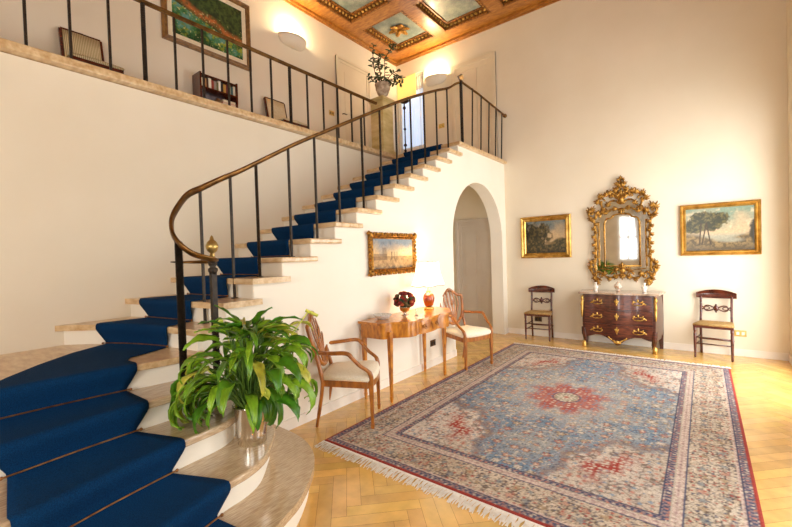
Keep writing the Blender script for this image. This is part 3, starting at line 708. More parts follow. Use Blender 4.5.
# ------------------------------------------------------------------ armchairs (front is +x)
def seat_cushion(mb, poly, z0, z1, crown):
    n = len(poly); cx = sum(p[0] for p in poly)/n; cy = sum(p[1] for p in poly)/n
    rings = [(.97,z0),(1.0,z0+.012),(1.01,(z0+z1)/2),(.99,z1-.012),(.94,z1),(.7,z1+crown*.6),(.4,z1+crown*.92),(.05,z1+crown)]
    vs = [(cx+(p[0]-cx)*s, cy+(p[1]-cy)*s, z) for s, z in rings for p in poly]
    fs = [(i*n+k, i*n+(k+1)%n, (i+1)*n+(k+1)%n, (i+1)*n+k) for i in range(len(rings)-1) for k in range(n)]
    fs += [tuple(range(n))[::-1], tuple((len(rings)-1)*n+k for k in range(n))]
    return mb.add(vs, fs, True)
def armchair(label, loc, rz):
    t = thing('armchair', label, 'armchair', loc, rz, 'shield back armchairs')
    sh = lambda z: -.205-.13*max(0, (z-.42))/.55          # rake of the back
    half = [(0,.50),(.05,.508),(.11,.545),(.165,.63),(.195,.73),(.205,.83),(.2,.865),(.165,.872),(.12,.885),(.06,.925),(0,.955)]
    outl = [(y, z) for y, z in half] + [(-y, z) for y, z in half[-2:0:-1]]
    loop = smooth_line([(sh(z), y, z) for y, z in outl], 4, True)
    MB().tube(loop, .02, 8, closed=True).build('shield_back', M['fruit'], t)
    mb = MB()
    for k in (-2,-1,0,1,2):
        yt = k*.052; zt = .945-.012*k*k-.004
        mb.tube(smooth_line([(sh(.51), k*.012, .51+abs(k)*.004), (sh(.62)+.008, k*.028, .62), (sh(.76)+.012, k*.058, .76), (sh(zt), yt, zt)], 5), .0115, 6, flat=(.6,1.2))
    mb.ell((sh(.74)+.012,0,.78), (.01,.028,.05)); mb.build('splat', M['fruit'], t)
    poly = [(-.215,-.18),(-.215,.18),(.0,.215),(.2,.25),(.235,.21),(.258,.1),(.262,0),(.258,-.1),(.235,-.21),(.2,-.25),(0,-.215)]
    MB().prism([(p[0]*.98, p[1]*.98) for p in poly], .345, .405).build('seat_rail', M['fruit'], t, bevel=.006)
    seat_cushion(MB(), poly, .40, .455, .035).build('seat_cushion', M['cream'], t)
    for s in (-1, 1):
        mb = MB().taper((.222,s*.222,.41), (.226,s*.222,.05), .04, .024); mb.taper((.226,s*.222,.05), (.226,s*.222,0), .034, .022); mb.build('leg', M['fruit'], t, bevel=.003)
        mb = MB().tube(smooth_line([(-.265,s*.172,0),(-.235,s*.176,.15),(-.205,s*.18,.33),(-.205,s*.18,.42),(sh(.55),s*.17,.55),(sh(.66),s*.183,.66)], 4), [.013]*3+[.016]*9+[.018]*9, 8); mb.build('leg', M['fruit'], t)
        arm = smooth_line([(.222,s*.225,.38),(.226,s*.23,.44),(.205,s*.24,.49),(.14,s*.252,.54),(.085,s*.262,.60),(.05,s*.266,.64),(.0,s*.262,.652),(-.1,s*.24,.645),(-.2,s*.205,.64),(sh(.65)+.01,s*.185,.645)], 4)
        MB().tube(arm, [.02]*8+[.016]*10+[.018]*(len(arm)-18), 8).build('armrest', M['fruit'], t)
    return t
armchair('light wood shield back armchair with cream seat standing beside the peace lily', (.285,-4.31,.004), math.radians(33.7))
armchair('shield back armchair with bright cream seat between console table and arch', (.325,-2.19,.004), math.radians(-19.5))

# ------------------------------------------------------------------ side chairs (front is -y)
def side_chair(label, loc, rz):
    t = thing('side_chair', label, 'chair', loc, rz, 'small dark side chairs by the back wall'); t.scale = (.98, .84, 1)
    m = M['mahog']
    st = lambda z: .165+.04*max(0, (z-.43)/.42)
    rows = []
    for k in range(17):
        x = -.215+.43*k/16; u = abs(x)/.215; y = st(.8)+.02-.035*u*u
        rows.append([(x, y, .75+.006*u), (x, y+.022, .75+.006*u), (x, y+.03, .80), (x, y+.022, .868-.045*u*u), (x, y, .868-.045*u*u), (x, y-.006, .80), (x, y, .75+.006*u)])
    mb = MB().grid(rows, True); n = 7
    mb.add(rows[0][:6], [(0,1,2,3,4,5)]); mb.add(rows[-1][:6], [(5,4,3,2,1,0)]); mb.build('top_rail', m, t)
    mb = MB()
    for s in (-1, 1):                                   # carved tablet splat of two loops
        c = [(s*(.075+.052*math.cos(a)), st(.62), .62+.034*math.sin(a)*(1+.35*math.cos(a))) for a in np.linspace(0, 2*PI, 20, endpoint=False)]
        mb.tube(c, .0085, 6, closed=True)
        c = [(s*(.098+.028*math.cos(a)), st(.62), .62+.02*math.sin(a)) for a in np.linspace(0, 2*PI, 14, endpoint=False)]
        mb.tube(c, .006, 6, closed=True)
        mb.tube(smooth_line([(s*.12,st(.62),.62),(s*.145,st(.63),.635),(s*.165,st(.64),.645)], 3), .009, 6); mb.tube(smooth_line([(s*.12,st(.62),.62),(s*.145,st(.6),.605),(s*.165,st(.59),.595)], 3), .009, 6)
    mb.ell((0,st(.62)-.004,.62), (.03,.012,.042)); mb.ell((0,st(.62),.665), (.012,.01,.014)); mb.ell((0,st(.62),.575), (.012,.01,.014)); mb.build('splat', m, t)
    poly = [(-.215,-.21),(.215,-.21),(.20,-.05),(.182,.17),(-.182,.17),(-.20,-.05)]
    seat_cushion(MB(), sm2(poly+[poly[0]], 1)[:-1], .425, .452, .012).build('seat', M['rush'], t)
    MB().prism([(p[0]*.97, p[1]*.97) for p in poly], .395, .43).build('seat_rail', m, t, bevel=.004)
    for s in (-1, 1):
        MB().lathe([(.010,0),(.014,.02),(.013,.05),(.017,.2),(.0175,.32),(.014,.34),(.019,.355),(.019,.41)], (s*.19,-.185,0), 10).build('leg', m, t)
        MB().tube(smooth_line([(s*.165,.21,0),(s*.165,.18,.2),(s*.165,.162,.42),(s*.162,st(.6),.6),(s*.165,st(.78),.78)], 4), .0155, 8).build('leg', m, t)
        for z in (.17,.25): MB().tube([(s*.188,-.185,z),(s*.166,.18,z+.01)], .0085, 6).build('stretcher', m, t)
    for y, z in ((-.187,.19),(-.187,.27),(.19,.2)): MB().tube([(-.186,y,z),(.186,y,z)], .0085, 6).build('stretcher', m, t)
    return t
side_chair('dark wooden chair with rush seat between the arch and the bombe commode', (.64,-.225,0), math.radians(4.5))
side_chair('dark wooden chair with rush seat under the large tree painting', (2.895,-.232,0), math.radians(-7))

# ------------------------------------------------------------------ console table
tb = thing('console_table', 'satinwood serpentine console table with slender legs against the stair wall', 'table', (.2,-3.3,0))
front = [(.30,-3.905),(.335,-3.88),(.36,-3.80),(.43,-3.73),(.50,-3.66),(.515,-3.57),(.492,-3.51),(.515,-3.44),(.53,-3.31),(.515,-3.18),(.5,-3.11),(.53,-3.05),(.535,-2.93),(.47,-2.82),(.40,-2.73),(.36,-2.66),(.30,-2.63)]
fs_ = sm2(front, 4)
MB().prism([(.02,-3.905)]+fs_+[(.02,-2.63)], .772, .795).build('top', M['satin'], tb, bevel=.005, world=True)
ins = [(.035,-3.88)]+[(max(.03, .2+(x-.2)*.93), -3.305+(y+3.305)*.955) for x, y in fs_]+[(.035,-2.68)]
MB().prism(ins, .632, .772).build('apron', M['satin'], tb, bevel=.003, world=True)
dr = [(x+.006, y) for x, y in [(.2+(x-.2)*.93, -3.305+(y+3.305)*.955) for x, y in fs_] if -3.5 < y < -3.11]
mb = MB(); n = len(dr)
mb.prism(dr+[(p[0]-.012, p[1]) for p in dr[::-1]], .65, .762); dw = mb.build('drawer', M['satin'], tb, world=True, bevel=.003)
for y in (-3.42,-3.19):
    x = float(np.interp(y, [p[1] for p in dr], [p[0] for p in dr]))
    mb = MB().tube([(x+.012+.01*math.sin(a), y+.022*math.cos(a), .708-.022*math.sin(a)) for a in np.linspace(0, PI, 10)], .0035, 6)
    mb.ell((x+.006,y-.022,.71), (.008,.011,.011)); mb.ell((x+.006,y+.022,.71), (.008,.011,.011)); mb.ell((x+.003,y,.716), (.005,.026,.014)); mb.build('handle', M['brass'], dw, world=True)
x = float(np.interp(-3.3, [p[1] for p in dr], [p[0] for p in dr])); MB().ell((x+.003,-3.305,.73), (.004,.01,.015)).tube([(x+.01,-3.305,.725),(x+.014,-3.305,.69),(x+.012,-3.305,.675)], .004, 5).build('key', M['brass'], dw, world=True)
for x, y in ((.345,-3.80),(.335,-2.765),(.055,-3.86),(.05,-2.765)):
    MB().taper((x,y,.70), (x,y,.06), .046, .024).taper((x,y,.06), (x,y,0), .03, .02).build('leg', M['satin'], tb, world=True, bevel=.003)
# lamp
lp = thing('table_lamp', 'lit table lamp with white scalloped shade on the console table', 'lamp', (.2,-2.87,.795))
MB().lathe([(.06,0),(.06,.02),(.045,.03),(.03,.035)], n=20).build('lamp_foot', M['gold2'], lp)
MB().lathe([(.026,.205),(.03,.215),(.012,.225),(.012,.32),(.006,.32)], n=14).build('lamp_neck', M['gold2'], lp)
MB().lathe([(.03,.035),(.05,.05),(.068,.10),(.072,.14),(.06,.18),(.038,.2),(.026,.21)], n=24).build('lamp_base', M['amber'], lp)
def sqr(x, y):
    a = math.atan2(y, x); r = 1+.10*math.cos(4*a)*-1; return x*.62*r, y*r
prof = [(.238,.295),(.228,.31),(.198,.38),(.178,.44),(.165,.51),(.16,.56)]
vs = []; nn = 48
for i, (r, z) in enumerate(prof):
    for k in range(nn):
        a = 2*PI*k/nn; x, y = sqr(math.cos(a), math.sin(a)); dz = (-.012*abs(math.sin(3*a)) if i == 0 else (.01*abs(math.sin(3*a)) if i == len(prof)-1 else 0))
        vs.append((r*x, r*y, z+dz))
mb = MB().add(vs, [(i*nn+k, i*nn+(k+1)%nn, (i+1)*nn+(k+1)%nn, (i+1)*nn+k) for i in range(len(prof)-1) for k in range(nn)], True)
shd = mb.build('lamp_shade', M['shade'], lp, solid=.003)
MB().tube(vs[:nn], .004, 6, closed=True).tube(vs[-nn:], .003, 6, closed=True).build('shade_trim', M['mahog'], shd)
def point(name, loc, e, c, r=.05):
    l = bpy.data.lights.new(name, 'POINT'); l.energy = e; l.color = c; l.shadow_soft_size = r
    o = bpy.data.objects.new(name, l); C.objects.link(o); o.location = loc; return o
point('lamp_bulb', (.2,-2.87,.795+.44), 7.5, (1,.8,.55), .04)
# flowers in a silver bowl
fb = thing('flower_bowl', 'silver bowl of dark red dried roses on the console table', 'flower arrangement', (.2,-3.35,.795))
MB().lathe([(.04,0),(.042,.008),(.02,.016),(.02,.03),(.05,.05),(.062,.085),(.066,.09),(.058,.09),(.0,.06)], n=20).build('bowl', M['silver'], fb)
mb = MB(); cols = []; r = random.Random(9)
for k in range(85):
    a = r.uniform(0, 2*PI); el = math.acos(r.uniform(-.75, 1)); q = Vector((math.sin(el)*math.cos(a)*.105, math.sin(el)*math.sin(a)*.105, .16+math.cos(el)*.085))
    n0 = len(mb.v); s = r.uniform(.018,.026); mb.ell(q, (s,s,s*.8), n=8, m=5)
    mb.ell(q+q.normalized()*.006, (s*.6,s*.6,s*.6), n=6, m=4)
    c = col(r.choice([(120,30,24),(150,46,30),(96,28,24),(172,82,44),(86,70,34),(60,66,30)])); cols += [c]*(len(mb.v)-n0)
mb.build('roses', M['rose'], fb, colors=np.array(cols))
MB().lathe([(.04,.08),(.06,.12),(.06,.17),(.0,.2)], n=12).build('greenery', M['darkleaf'], fb)
gb = MB().lathe([(.05,0),(.055,.006),(.08,.025),(.098,.045),(.1,.048),(.094,.046),(.07,.026),(.04,.012),(0,.012)], n=28).build('glass_bowl', M['crystal'], None); gb.location = (.16,-3.68,.7955)
tag(gb, 'low cut glass bowl at the near end of the console table', 'bowl')
gc = thing('glass_candlestick', 'tiny glass candlestick standing in front of the flower bowl', 'candlestick', (.36,-3.36,.795))
MB().lathe([(.024,0),(.024,.006),(.008,.014),(.012,.03),(.006,.045),(.012,.06),(.016,.075),(.012,.078)], n=14).build('base', M['glass'], gc)

# ------------------------------------------------------------------ pictures
def frame_yz(mb, x, y0, y1, z0, z1, w, d, lip=.35):
    """moulding on a plane facing +x"""
    sec = [(0,0),(0,d*.7),(w*.25,d),(w*.5,d*.6),(w*.8,d*.85),(w,d*.4),(w,0)]
    cs = [(y0,z0,1,1),(y1,z0,-1,1),(y1,z1,-1,-1),(y0,z1,1,-1)]; n = len(sec); vs = []
    for cy, cz, sy, sz in cs: vs += [(x+b, cy+sy*a, cz+sz*a) for a, b in sec]
    fs = []
    for i in range(4):
        for k in range(n-1): j = (i+1) % 4; fs.append((i*n+k, j*n+k, j*n+k+1, i*n+k+1))
    mb.add(vs, [f[::-1] for f in fs])
def frame_xz(mb, y, x0, x1, z0, z1, w, d):
    t = MB(); frame_yz(t, 0, x0, x1, z0, z1, w, d)
    mb.add([(b, y-a, c) for a, b, c in t.v], [f[::-1] for f in t.f])
def pic_back(name, label, x0, x1, z0, z1, w, d, kind):
    t = thing(name, label, 'painting', ((x0+x1)/2, -.002, z0))
    mb = MB(); frame_xz(mb, -.002, x0, x1, z0, z1, w, d); f = mb.build('frame', M['gold2'], t, world=True)
    canvas('canvas', (x0+w*.9, -.018, z0+w*.9), (x1-x0-1.8*w, 0, 0), (0, 0, z1-z0-1.8*w), 130, 100, kind, t, thick=.012)
    return t
pic_back('landscape_painting', 'gilt framed dark wooded landscape over the chair left of the commode', .285, 1.107, 1.335, 2.04, .085, .04, 2)
pic_back('landscape_painting', 'gilt framed landscape with a spreading tree right of the mirror', 2.54, 3.372, 1.326, 2.022, .065, .045, 3)
# carved frame on the stair wall
t = thing('harbour_painting', 'harbour painting in carved gilt frame above the console table', 'painting', (0.002,-3.28,1.25))
mb = MB(); frame_yz(mb, .002, -3.70, -2.88, 1.26, 1.685, .052, .045)
for (a, b, ax) in ((-3.72,-2.86,'y'), (1.25,1.70,'z')):
    n = int((b-a)/.045)
    for k in range(n+1):
        u = a+(b-a)*k/n
        for c in ((1.255,1.69) if ax == 'y' else (-3.705,-2.875)):
            p = (.032, u, c) if ax == 'y' else (.032, c, u)
            mb.ell(p, (.018, .024 if ax == 'y' else .015, .015 if ax == 'y' else .024), rot('X', .6*(-1)**k), 7, 4)
for y in (-3.69,-2.89):
    for z in (1.27,1.675): mb.ell((.04,y,z), (.024,.034,.034), None, 9, 6)
mb.build('frame', pm('dark carved gilt', (96,60,18), (196,138,52), rough=.4, metal=.7, scale=30, bump=.3), t, world=True)
canvas('canvas', (.024, -3.655, 1.305), (0,.73,0), (0,0,.335), 120, 60, 1, t, thick=.012)
# garden picture on the gallery
t = thing('garden_painting', 'large green garden painting in brown frame on the gallery wall', 'painting', (XG+.002,-4.09,4.165))
mb = MB(); frame_yz(mb, XG+.002, -4.685, -3.495, 4.165, 5.1, .07, .04); mb.build('frame', M['frame_brown'], t, world=True)
mb = MB(); frame_yz(mb, XG+.004, -4.62, -3.56, 4.23, 5.035, .06, .02); mb.build('mount', M['mat'], t, world=True)
canvas('canvas', (XG+.012, -4.565, 4.285), (0,.95,0), (0,0,.695), 150, 110, 0, t, thick=.01)

# ------------------------------------------------------------------ mirror
mr = thing('mirror', 'tall gilt rococo mirror hanging above the commode', 'mirror', (1.825,-.004,.92))
def Wp(p, y=-.03): return (1.825+p[0], y, .92+p[1])
gl = [(-.232,.27),(.232,.27),(.232,.92),(.2,.985),(.14,1.0),(.1,1.04),(0,1.055),(-.1,1.04),(-.14,1.0),(-.2,.985),(-.232,.92)]
MB().prism([(1.825+a,.92+b) for a, b in gl], -.028, -.018, 'y').build('mirror_glass', M['mirror'], mr, world=True)
side = [(-.40,.18),(-.2,.12),(0,.16),(.2,.12),(.40,.18),(.36,.4),(.34,.75),(.37,1.0),(.30,1.18),(.14,1.28),(0,1.32),(-.14,1.28),(-.30,1.18),(-.37,1.0),(-.34,.75),(-.36,.4)]
MB().prism([(1.825+a*.93,.92+.02+b*.96) for a, b in side], -.017, -.004, 'y').build('border_glass', M['mirror'], mr, world=True)
arc = [Wp(p) for p in [(gl[1][0], gl[1][1])]] + smooth_line([Wp(p) for p in gl[2:]], 4) + [Wp(gl[0])]
MB().tube(arc + [Wp(gl[1])], .014, 8).ell(Wp(gl[0]), .018).ell(Wp(gl[1]), .018).build('inner_frame', M['gold'], mr, world=True)
mb = MB(); rr = random.Random(21)
def both(pts, r, n=7, y=-.03, k=5):
    for s in (-1, 1):
        L = smooth_line([Wp((s*a, b), y) for a, b in pts], k)
        mb.tube(L, [r*(1+.35*math.sin(i*1.3)) for i in range(len(L))], n)
        mb.tube([(q.x+s*.012, q.y-.012, q.z+.006) for q in L], r*.45, 5)
def scroll(cx, cz, r0, a0, turns, w, sgn=1, y=-.045):
    N = 24; pts = []
    for i in range(N):
        t_ = i/(N-1); a = a0+sgn*turns*2*PI*t_; q = r0*(1-.85*t_); pts.append((cx+q*math.cos(a), cz+q*math.sin(a)))
    for s in (-1, 1): mb.tube([Wp((s*a, b), y) for a, b in pts], [w*(1-.5*i/N) for i in range(N)], 6); mb.ell(Wp((s*cx, cz), y-.006), w*1.1)
def acanth(x, z, an, L, w, y=-.045):
    for s in (-1, 1):
        a = an if s > 0 else PI-an
        for k in (-2, -1, 0, 1, 2):
            b = a+k*.5; l = .88*L*(1-.2*abs(k)); c = Wp((s*x+.46*l*math.cos(b), z+.46*l*math.sin(b)), y-.004*(2-abs(k)))
            mb.ell(c, (l*.5, .009, w*.36), rot('Y', -b), 7, 5)
# side columns
both([(.375,.02),(.325,.05),(.385,.13),(.425,.2),(.435,.27),(.405,.33)], .02)
both([(.365,.2),(.36,.4),(.352,.6),(.356,.8),(.37,.98)], .016); both([(.31,.26),(.305,.5),(.305,.75),(.31,.95)], .008, 6)
both([(.37,.98),(.42,1.02),(.445,1.08),(.405,1.13),(.37,1.1)], .018)
# base
both([(0,.15),(.09,.11),(.18,.09),(.25,.13),(.31,.18),(.36,.14),(.37,.06),(.335,.01)], .017)
both([(0,.21),(.1,.2),(.2,.22),(.3,.23)], .008, 6)
# shoulders and crest
both([(.36,1.0),(.32,1.08),(.25,1.13),(.27,1.22),(.31,1.27),(.26,1.33),(.17,1.36),(.11,1.34),(.06,1.40),(.02,1.48)], .018)
both([(.3,1.02),(.26,1.08),(.18,1.1),(.1,1.14),(0,1.12)], .012)
both([(.2,1.2),(.12,1.26),(.05,1.24),(0,1.2)], .012)
for a in ((.375,.2,.055,PI/2,1.2,.013,-1),(.405,1.08,.05,-PI/2,1.1,.014,1),(.27,1.26,.055,PI,1.2,.014,-1),(.14,1.33,.06,0,1.1,.014,1),(.1,.14,.05,0,1.1,.012,1),(.28,.12,.05,PI,1.2,.012,-1),(.33,.04,.045,PI,1.2,.013,-1),(.05,1.42,.05,-PI/2,1,.012,1),(.22,1.12,.05,0,1.1,.012,-1)): scroll(*a)
for k in range(11):
    z = .34+.062*k; an = 1.57+(.75 if k % 2 else -.75); acanth(.366+.004*(-1)**k, z, an*.9, .07, .026)
for x, z, an, L, w in ((.41,.24,.5,.1,.034),(.43,.3,1.8,.09,.03),(.35,.03,-2.4,.09,.03),(.37,.09,-.3,.07,.028),(.24,.13,1.6,.09,.03),(.17,.09,-1.4,.08,.028),(.08,.12,-1.2,.08,.028),(.06,.2,.8,.09,.03),(.0,.14,-1.57,.1,.036),(.0,.23,1.57,.12,.04),
                       (.40,1.0,.3,.09,.032),(.42,1.1,1.2,.13,.034),(.40,1.13,2.0,.11,.03),(.385,1.02,-1.0,.08,.03),(.33,1.06,1.9,.1,.032),(.27,1.12,2.6,.09,.03),(.3,1.25,.4,.1,.032),(.27,1.32,1.2,.1,.032),(.2,1.34,1.7,.1,.032),(.13,1.36,.9,.11,.034),(.08,1.3,2.4,.1,.034),(.17,1.18,1.2,.1,.03),(.07,1.16,-.9,.09,.03),(.0,1.14,-1.57,.12,.036),(.0,1.2,1.57,.14,.044),(.0,1.32,1.57,.14,.046),(.05,1.4,.8,.1,.034),(.02,1.46,1.57,.1,.034),(.03,1.5,.3,.08,.028),(.02,1.55,.9,.06,.026),(.0,1.57,1.57,.07,.03),(.2,1.1,-.9,.07,.026)):
    acanth(x, z, an, L, w)
mb.ell(Wp((0,1.27),-.05), (.045,.028,.06)); mb.ell(Wp((0,.2),-.05), (.04,.024,.045)); mb.tube([Wp((0,1.35)),Wp((0,1.6))], .012, 6)
mb.build('carved_frame', M['gold'], mr, world=True)

# ------------------------------------------------------------------ commode
cm = thing('commode', 'dark bombe commode with gilt mounts and three drawers under the mirror', 'chest of drawers', (1.81,-.27,0))
NX = 41; U = [(-1+2*i/(NX-1)) for i in range(NX)]
def fy(u, z):      # serpentine and bombe front
    return -.405-.055*math.cos(u*PI*.5)-.03*math.cos(u*PI*2)*.6-.03*math.sin(max(0, min(1, (z-.1)/.72))*PI)
def zb(u):
    a = abs(u)
    return .16+.045*math.exp(-((a-.55)/.22)**2)-.085*math.exp(-(a/.17)**2)-.0*a
def hx(z): return .448+.012*math.sin((z-.1)/.7*PI)
mb = MB(); rows = []
for j in range(13):
    t_ = j/12; rows.append([(1.81+u*hx(zb(u)+(.795-zb(u))*t_), fy(u, zb(u)+(.795-zb(u))*t_), zb(u)+(.795-zb(u))*t_) for u in U])
mb.grid(rows, True)
for s in (-1, 1):
    e = 0 if s < 0 else NX-1; fr_ = [r[e] for r in rows]; bk = [(p[0]+s*.062, -.03, p[2]) for p in fr_]
    mid = [((a[0]+b[0])/2+s*.012*math.sin(k/12*PI), (a[1]+b[1])/2, a[2]) for k, (a, b) in enumerate(zip(fr_, bk))]
    mb.grid([fr_, mid, bk], True, flip=(s > 0))
mb.box(1.31,2.33,-.035,-.028,.17,.795); mb.box(1.37,2.25,-.36,-.03,.24,.26)
mb.build('body', M['veneer'], cm, world=True)
tp = [(1.255,-.022),(1.30,-.40)]+[(1.81+u*.505, fy(u,.5)-.022) for u in U]+[(2.32,-.40),(2.365,-.022)]
MB().prism(tp, .797, .822).build('marble_top', M['marble_top'], cm, world=True, bevel=.007, seg=3)
def curved_panel(u0, u1, z0, z1, out):
    mb = MB(); K = 17; us = [u0+(u1-u0)*i/(K-1) for i in range(K)]; zs = [z0+(z1-z0)*j/5 for j in range(6)]
    f = [[(1.81+u*hx(z), fy(u, z)-out, z) for u in us] for z in zs]; b = [[(1.81+u*hx(z), fy(u, z)+.004, z) for u in us] for z in zs]
    mb.grid(f, True); mb.grid([f[0], b[0]], False, True); mb.grid([f[-1], b[-1]], False); mb.grid([[r[0] for r in f], [r[0] for r in b]], False); mb.grid([[r[-1] for r in f], [r[-1] for r in b]], False, True)
    return mb
M['veneer2'] = pm('figured kingwood', (60,24,14), (110,54,30), rough=.28, scale=5, stretch=(2,3,9), detail=9, coat=.3)
for i, (z0, z1) in enumerate(((.592,.782),(.385,.575),(.2,.368))):
    d = curved_panel(-.93, .93, z0, z1, .008).build('drawer', M['veneer2'], cm, world=True)
    zc = (z0+z1)/2+.005
    for u in (-.56, .56):
        mb = MB(); x, y = 1.81+u*hx(zc), fy(u, zc)-.016
        mb.tube([(x+.065*math.cos(a), y-.012*math.sin(a)-.004, zc-.012-.026*math.sin(a)) for a in np.linspace(0, PI, 12)], .0055, 6)
        for s in (-1, 1):
            for (dx, dz, rx, rz_, an) in ((.065,-.008,.024,.014,.5),(.05,.012,.024,.011,-.8),(.085,-.022,.02,.01,.2),(.028,.004,.018,.008,.3)):
                mb.ell((x+s*dx, y+.004, zc+dz), (rx,.008,rz_), rot('Y', s*an), 7, 5)
        mb.ell((x,y+.002,zc+.024), (.012,.009,.026)); mb.ell((x,y,zc-.036), (.018,.008,.009)); mb.build('handle', M['gold2'], d, world=True)
    mb = MB(); x, y = 1.81, fy(0, zc)-.012
    mb.ell((x,y,zc), (.02,.008,.034)); mb.ell((x-.016,y,zc+.012), (.014,.007,.016)); mb.ell((x+.016,y,zc+.012), (.014,.007,.016)); mb.ell((x,y,zc-.034), (.009,.006,.018)); mb.ell((x,y,zc+.038), (.008,.006,.016)); mb.build('escutcheon', M['gold2'], d, world=True)
for s in (-1, 1):
    # front leg flowing out of the corner, rear leg block
    pts = [(1.81+s*.446, fy(s,.2)+.004, .30),(1.81+s*.442, fy(s,.2)+.006, .2),(1.81+s*.432, fy(s,.1)+.02, .1),(1.81+s*.44, fy(s,.1)+.0, .03),(1.81+s*.446, fy(s,.1)-.012, 0)]
    MB().tube(smooth_line(pts, 5), [.034]*6+[.03]*5+[.024]*5+[.022]*5, 8).build('leg', M['veneer'], cm, world=True)
    MB().taper((1.81+s*.49,-.06,.2), (1.81+s*.495,-.055,0), .06, .04).build('leg', M['veneer'], cm, world=True)
    mb = MB().tube(smooth_line([(1.81+s*(hx(z)+.004), fy(s,z)-.006, z) for z in (.78,.7,.6,.5,.45)], 4), [.007+.011*math.sin(i/16*PI) for i in range(17)], 8)
    mb.ell((1.81+s*.462,fy(s,.7)-.012,.73), (.022,.016,.04)); mb.ell((1.81+s*.466,fy(s,.6)-.016,.64), (.016,.014,.05)); mb.build('corner_mount', M['gold2'], cm, world=True)
    mb = MB().lathe([(.03,0),(.034,.01),(.028,.03),(.032,.05),(.022,.085),(.0,.1)], (1.81+s*.446, fy(s,.1)-.006, 0), 12); mb.ell((1.81+s*.446,fy(s,.1)-.03,.045), (.016,.012,.03)); mb.build('foot_mount', M['gold2'], cm, world=True)
mb = MB(); y = fy(0,.13)-.012
mb.ell((1.81,y,.12), (.028,.012,.026))
for s in (-1, 1):
    for dx, dz, L, an in ((.045,.012,.04,-.5),(.085,.034,.035,-.55),(.03,-.012,.028,-.2),(.11,.055,.02,-.9)): mb.ell((1.81+s*dx,fy(dx/.47,.13)-.01,.125+dz), (L*.8,.008,.011), rot('Y', s*an), 7, 5)
mb.build('apron_mount', M['gold2'], cm, world=True)
# vases on the commode
def vase(label, x, kind):
    t = thing('porcelain_vase', label, 'vase', (x,-.2,.8225), 0, 'porcelain ornaments on the commode')
    if kind: MB().lathe([(.025,0),(.028,.01),(.018,.018),(.04,.04),(.054,.07),(.05,.095),(.026,.112),(.03,.125),(.02,.13),(.012,.142),(.0,.15)], n=20).build('body', M['porc'], t)
    else: MB().lathe([(.026,0),(.028,.008),(.02,.02),(.032,.045),(.028,.07),(.012,.085),(.012,.1),(.02,.125),(.018,.128),(.0,.11)], n=18).build('body', M['skirt'], t)
    if not kind:
        mb = MB()
        for s in (-1, 1): mb.tube([(s*(.012+.022*math.sin(a)), 0, .06+.03*math.cos(a)) for a in np.linspace(0, PI, 8)], .004, 5)
        mb.build('handles', M['skirt'], t)
    return t
vase('small white twin handled vase at the left end of the commode top', 1.49, 0)
vase('round patterned ginger jar standing in the middle of the commode top', 1.79, 1)
vase('small white twin handled vase at the right end of the commode top', 2.12, 0)

# ------------------------------------------------------------------ peace lily
pl = thing('peace_lily', 'large peace lily with drooping green leaves in a silver bucket on the steps', 'potted plant', (.60,-5.475,RZ(2)))
MB().lathe([(.08,0),(.083,.004),(.086,.06),(.1,.225),(.108,.23),(.108,.238),(.1,.238),(.094,.21),(0,.205)], n=32).build('silver_bucket', M['silver'], pl)
MB().lathe([(.09,.19),(.086,.212),(.0,.218)], n=20).build('soil', M['soil'], pl)
mb = MB(); cols = []; stems = MB(); r = random.Random(14)
def lily_leaf(az, reach, rise, L, w, droop, tw):
    d = Vector((math.cos(az), math.sin(az), 0)); sd = Vector((-d.y, d.x, 0))
    b0 = Vector((r.uniform(-.05,.05), r.uniform(-.05,.05), .2))
    tip = b0 + d*reach + Vector((0,0,rise))
    mid = b0.lerp(tip, .5) + Vector((0,0,.06*(1+rise)))
    stems.tube(smooth_line([b0, mid, tip], 3), .004, 5)
    an = math.radians(r.uniform(5, 45)) if rise > .25 else math.radians(r.uniform(-25, 15))
    p = tip.copy(); K = 9; rows = []
    for i in range(K):
        t = i/(K-1); wd = w*(math.sin(PI*min(1, t*.93+.06)**.75)**.85)*(1-.25*t)
        fwd = d*math.cos(an)+Vector((0,0,math.sin(an))); nr = -d*math.sin(an)+Vector((0,0,math.cos(an)))
        s2 = (sd*math.cos(tw)+nr*math.sin(tw)); n2 = nr*math.cos(tw)-sd*math.sin(tw)
        wav = .006*math.sin(t*14+az*3)
        rows.append([p-s2*wd+n2*(wd*.35+wav), p-s2*wd*.5+n2*(wd*.1), p-n2*.002, p+s2*wd*.5+n2*(wd*.1), p+s2*wd+n2*(wd*.35-wav)])
        p = p+fwd*(L/(K-1)); an -= droop/(K-1)*(1+.6*t)
        if p.z < .06 and an < -1.2: an = -1.2
    g = r.random(); base = col((58,112,20))*(1-g)+col((140,178,40))*g
    if r.random() < .12: base = col((176,176,60))
    n0 = len(mb.v); mb.grid(rows, True)
    for i in range(K):
        for k in range(5): cols.append(base*(1.25 if k == 2 else 1)*(1+.12*math.sin(i)))
for k in range(150):
    az = r.uniform(0, 2*PI); ring = r.random()
    if ring < .5: lily_leaf(az, r.uniform(.12,.27), r.uniform(.08,.34), r.uniform(.2,.3), r.uniform(.028,.042), r.uniform(1.4,2.6), r.uniform(-.5,.5))
    elif ring < .8: lily_leaf(az, r.uniform(.05,.2), r.uniform(.3,.46), r.uniform(.2,.29), r.uniform(.028,.042), r.uniform(1.0,2.2), r.uniform(-.5,.5))
    else: lily_leaf(az, r.uniform(.0,.1), r.uniform(.4,.52), r.uniform(.17,.24), r.uniform(.026,.038), r.uniform(.3,1.0), r.uniform(-.5,.5))
